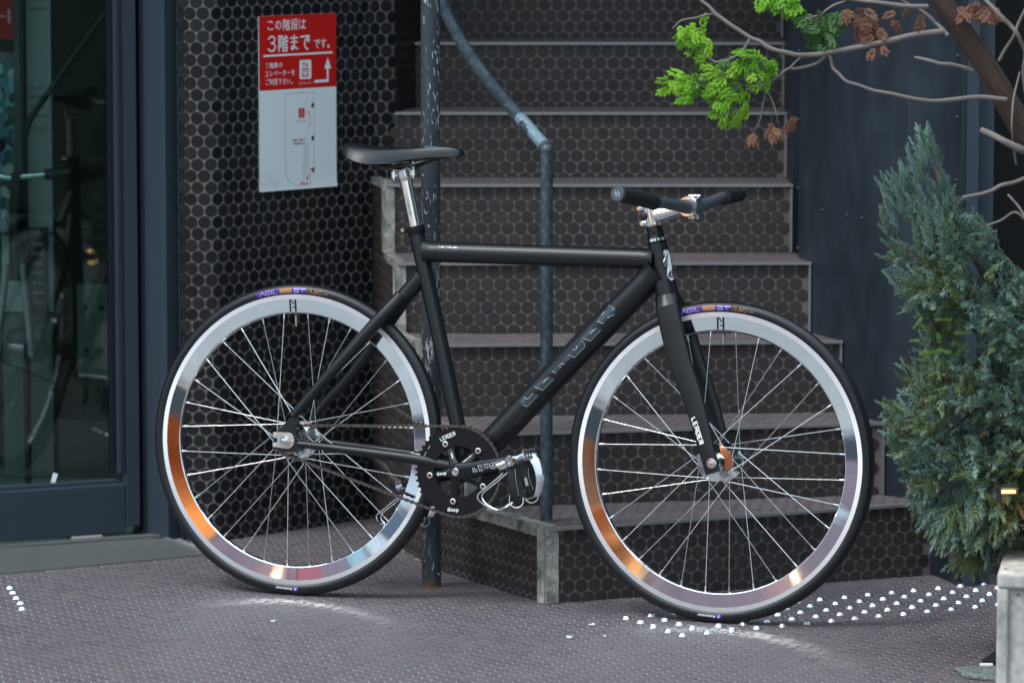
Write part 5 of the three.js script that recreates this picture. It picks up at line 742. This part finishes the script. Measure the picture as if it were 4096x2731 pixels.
  for (const [x, y, rx, ry, n] of [[0.515, 1.338, 0.034, 0.020, 13], [0.545, 1.322, 0.020, 0.016, 7], [0.575, 1.300, 0.026, 0.016, 10], [0.600, 1.285, 0.028, 0.020, 12], [0.628, 1.304, 0.022, 0.014, 8], [0.608, 1.258, 0.016, 0.014, 6]]) spray(x, y, rx, ry, n, rnd() < 0.35 ? dark : leafMats[1], 0.35, [0, -0.2]);
  for (const [x, y, rx, ry, n] of [[0.420, 1.205, 0.05, 0.02, 8], [0.37, 1.205, 0.03, 0.03, 6], [0.47, 1.20, 0.03, 0.03, 5]]) spray(x, y, rx, ry, n, dark, 0.2, [0, 0]);
  for (const [x, y, rx, ry, n] of [[0.668, 1.312, 0.022, 0.010, 6], [0.690, 1.285, 0.018, 0.022, 9], [0.712, 1.262, 0.012, 0.020, 6], [0.90, 1.322, 0.030, 0.012, 9], [0.925, 1.312, 0.020, 0.012, 5], [0.77, 1.305, 0.03, 0.02, 4], [0.515, 1.085, 0.010, 0.012, 3], [0.47, 1.072, 0.008, 0.008, 2], [0.545, 1.10, 0.012, 0.008, 2]]) spray(x, y, rx, ry, n, brown, 0.9, [0, 0]);
}
{ // blue-green scale-leaved shrub
  const s = tag(group('conifer_shrub'), 'dense blue green conifer shrub growing over the concrete planter', 'shrub');
  s.position.set(1.12, 0.20, 0.62); const o = s.position;
  const OUT = [[0.838, 1.085], [0.790, 1.065], [0.765, 1.00], [0.730, 0.955], [0.722, 0.885], [0.745, 0.844], [0.732, 0.774], [0.750, 0.716], [0.808, 0.669], [0.785, 0.607], [0.760, 0.556], [0.732, 0.530], [0.742, 0.431], [0.770, 0.387], [0.788, 0.325], [0.825, 0.262], [0.850, 0.215], [0.885, 0.180], [0.96, 0.190], [1.06, 0.20], [1.16, 0.22], [1.20, 0.50], [1.18, 0.72], [1.10, 0.82], [1.02, 0.80], [0.972, 0.852], [0.955, 0.900], [0.915, 0.905], [0.885, 0.965], [0.862, 1.065]];
  const barkM = MS(0.16, 0.11, 0.09, 0.9, { map: speck });
  const limbs = [[[1.12, 0.20, 0.62], [1.08, 0.45, 0.60], [0.99, 0.70, 0.60], [0.88, 0.90, 0.58], [0.84, 1.02, 0.56]], [[1.10, 0.30, 0.62], [1.0, 0.42, 0.66], [0.90, 0.52, 0.68], [0.80, 0.54, 0.66]], [[1.12, 0.25, 0.62], [1.02, 0.30, 0.68], [0.92, 0.28, 0.72], [0.86, 0.23, 0.72]], [[1.06, 0.50, 0.6], [0.95, 0.65, 0.64], [0.84, 0.74, 0.64], [0.78, 0.77, 0.62]], [[1.08, 0.4, 0.6], [1.1, 0.65, 0.66], [1.04, 0.80, 0.66]], [[1.05, 0.5, 0.6], [0.98, 0.52, 0.5], [0.88, 0.44, 0.46], [0.82, 0.40, 0.46]], [[0.92, 0.83, 0.6], [0.85, 0.86, 0.64], [0.77, 0.90, 0.62]]];
  limbs.forEach((L, i) => mesh('stem', sweep(L.map(([x, y, z]) => [x - o.x, y - o.y, z - o.z]), i ? [0.006, 0.002] : [0.014, 0.003], { n: 10, sub: 5 }), barkM, s));
  const needle = new THREE.ConeGeometry(1, 1, 5, 1, true).translate(0, 0.5, 0), Q = new THREE.Quaternion();
  function sprig(sd) { const list = [rod([0, 0, 0], [0, 0.085, 0], 0.0011, 5, 0.0004)]; let sv = seed; seed = sd; const n = 26; for (let i = 0; i < n; i++) { const f = i / n, y = 0.006 + 0.078 * f, az = i * 2.4 + rr(-0.5, 0.5), tilt = 0.75 - 0.45 * f + rr(-0.15, 0.15), L = (0.024 - 0.013 * f) * rr(0.7, 1.2); const d = V(Math.sin(tilt) * Math.cos(az), Math.cos(tilt), Math.sin(tilt) * Math.sin(az)); Q.setFromUnitVectors(UPV, d); const g = needle.clone(); g.applyMatrix4(new THREE.Matrix4().compose(V(0, y, 0), Q, V(0.0017, L, 0.0017))); list.push(g);
      for (let k = 0; k < 3; k++) { const a2 = az + rr(-1.4, 1.4), t2 = tilt + rr(-0.5, 0.5), d2 = V(Math.sin(t2) * Math.cos(a2), Math.cos(t2), Math.sin(t2) * Math.sin(a2)); Q.setFromUnitVectors(UPV, d2); const h = needle.clone(); h.applyMatrix4(new THREE.Matrix4().compose(V(0, y, 0).addScaledVector(d, L * (0.3 + 0.22 * k)), Q, V(0.0013, L * rr(0.35, 0.6), 0.0013))); list.push(h); } }
    seed = sv; return merge(list); }
  const geos = [sprig(11), sprig(222), sprig(3333)], leaf = MP(1, 1, 1, 0.7, { transmission: 0.12, thickness: 0, specularIntensity: 0.35 });
  const placed = [[], [], []], cols = [[], [], []]; let tries = 0, count = 0;
  const edgeD = (x, y) => { let m = 9; for (let i = 0, j = OUT.length - 1; i < OUT.length; j = i++) { const [ax, ay] = OUT[j], [bx, by] = OUT[i], t = Math.max(0, Math.min(1, ((x - ax) * (bx - ax) + (y - ay) * (by - ay)) / ((bx - ax) ** 2 + (by - ay) ** 2))), d = Math.hypot(ax + (bx - ax) * t - x, ay + (by - ay) * t - y); if (d < m) m = d; } return m; };
  while (count < 2500 && tries++ < 60000) {
    const x = rr(0.715, 1.2), y = rr(0.18, 1.09); if (!inPoly(x, y, OUT)) continue; const e = edgeD(x, y); if (e < 0.016) continue;
    const clump = Math.sin(x * 31 + y * 17) * Math.sin(y * 23 - x * 11) + 0.5 * Math.sin(x * 61 - y * 47); if (clump < -0.35 + rr(-0.3, 0.3)) continue;
    const dep = Math.min(0.24, 0.05 + e * 1.7), zf = rnd(), z = 0.60 + dep * (1.3 * Math.sqrt(zf) - 0.3) * (rnd() < 0.75 ? 1 : -0.8);
    const front = (z - 0.60) / 0.24, out = V((x - 1.06) * 1.4 + rr(-0.35, 0.35), rr(-0.25, 0.75) - (y < 0.36 ? 0.75 : 0), front * 0.8 + rr(-0.3, 0.5)); if (x < 0.87 && y > 0.85) out.y += 0.8; out.normalize();
    const k = Math.floor(rnd() * 3), sc = rr(0.55, 1.05) * (e < 0.05 ? 0.8 : 1), q = new THREE.Quaternion().setFromUnitVectors(UPV, out).multiply(new THREE.Quaternion().setFromAxisAngle(UPV, rr(0, 6.28)));
    placed[k].push(new THREE.Matrix4().compose(V(x - o.x, y - o.y, z - o.z).addScaledVector(out, -0.045 * sc), q, V(sc, sc, sc)));
    const blue = Math.sin(x * 9 + 1.3) * Math.sin(y * 7 + 0.4) * 0.5 + rr(-0.5, 0.6) - (x - 0.86) * 1.1, m = rr(0.7, 1.35); cols[k].push(blue > 0.05 ? rgb(0.18 * m, 0.28 * m, 0.235 * m) : blue > -0.32 ? rgb(0.175 * m, 0.25 * m, 0.16 * m) : rnd() < 0.12 ? rgb(0.20 * m, 0.115 * m, 0.06 * m) : rgb(0.15 * m, 0.19 * m, 0.08 * m)); count++;
  }
  geos.forEach((g, k) => { const im = new THREE.InstancedMesh(g, leaf, placed[k].length); placed[k].forEach((m, i) => { im.setMatrixAt(i, m); im.setColorAt(i, cols[k][i]); }); im.name = 'foliage'; im.castShadow = im.receiveShadow = true; stuff(im); s.add(im); });
  const fresh = sprig(77), fm = MP(0.20, 0.36, 0.05, 0.7, { transmission: 0.3, thickness: 0 }); for (let i = 0; i < 16; i++) { const m = mesh('fresh_tip', fresh, fm, s); m.position.set(rr(0.80, 0.90) - o.x, rr(0.63, 0.72) - o.y, rr(0.74, 0.80) - o.z); m.quaternion.setFromUnitVectors(UPV, V(rr(-1, 0.4), rr(-0.3, 0.6), rr(0, 1)).normalize()); m.scale.setScalar(rr(0.3, 0.5)); }
}
{ // small amber lamp on a stake among the leaves
  const l = tag(group('garden_lamp'), 'small amber lamp glowing through the lower leaves of the shrub', 'lamp'); l.position.set(0.966, 0.285, 0.90);
  mesh('cable', sweep([[0, 0.106, -0.010], [0.02, 0.10, -0.05], [0.06, 0.08, -0.12], [0.10, 0.02, -0.2]], 0.0025, { n: 8 }), MS(0.01, 0.01, 0.01, 0.6), l);
  mesh('lens', box(0.030, 0.0055, 0.006, 0, 0.104, 0, 0.002), new THREE.MeshStandardMaterial({ color: rgb(0.9, 0.6, 0.2), emissive: rgb(1, 0.62, 0.16), emissiveIntensity: 1.6 }), l); mesh('hood', box(0.040, 0.004, 0.03, 0, 0.1105, -0.008, 0.001), MS(0.01, 0.01, 0.01, 0.6), l); mesh('hood', box(0.040, 0.016, 0.003, 0, 0.105, -0.006, 0.001), MS(0.01, 0.01, 0.01, 0.6), l); mesh('hood', box(0.002, 0.030, 0.080, -0.021, 0.105, 0.034), MS(0.01, 0.01, 0.01, 0.6), l);  // rear and side hoods added to hide the glow from the door glass
  const p = new THREE.PointLight(new THREE.Color(1, 0.65, 0.25), 0.012, 0, 2); p.position.set(0, 0.104, 0.03); p.castShadow = true; l.add(p);
}
{ // loose things on the ground
  const white = MS(0.80, 0.82, 0.84, 0.7);
  for (const [x, z, w, d, r, y, lab] of [[-0.5044, 0.1724, 0.009, 0.007, 0.3, 0, 'tiny white paper scrap on the floor under the rear wheel'], [0.168, 0.2196, 0.012, 0.008, 0.7, 0, 'white paper scrap nearest the corner of the stairs'], [0.1195, 0.3625, 0.013, 0.009, -0.4, 0, 'crumpled white paper scrap lowest on the open floor'], [0.1923, 0.346, 0.005, 0.004, 0.2, 0, 'smallest white speck of paper between the two wheels']]) { const g = new THREE.BoxGeometry(w, 0.0026, d, 3, 1, 3), p = g.attributes.position; for (let i = 0; i < p.count; i++) p.setY(i, p.getY(i) + Math.abs(p.getX(i)) * 0.4 + rr(0, 0.0012)); g.computeVertexNormals(); const m = tag(mesh('paper_scrap', g, white), lab, 'paper scrap'); m.position.set(x, 0.0022 + y, z); m.rotation.y = r; }
  const st = tag(group('black_wedge'), 'black wedge with a white tip beside the concrete planter', 'wedge'); st.position.set(0.955, 0, 0.66);
  mesh('wedge', extrude([[-0.014, 0.02], [0.05, 0.03], [0.06, -0.09], [0.026, -0.085]], 0.0006, 0.016, 0.001), MS(0.008, 0.01, 0.011, 0.7), st); mesh('tip', box(0.027, 0.011, 0.008, -0.006, 0.0060, 0.034, 0.002), MS(0.85, 0.87, 0.88, 0.5), st);  // plain black wedge shape with a white end piece
  const gr = noiseTex(256, 40, 2, 88, (a, b) => { const v = clampB(130 + 300 * (b - 0.5) + 160 * (a - 0.5)); return [v * 0.95, v, v]; }, { rx: 6, ry: 6 });
  tag(mesh('granite_slab', extrude([[0.8836, 0.716], [0.905, 0.703], [0.9705, 0.6943], [1.3, 0.66], [1.3, 0.86], [0.9564, 0.8335], [0.8960, 0.8000]], 0.0004, 0.007, 0.0015), MS(0.75, 0.78, 0.77, 0.7, { map: gr })), 'speckled grey granite slab on the floor beside the planter', 'slab');
}

renderer.render(scene, camera);
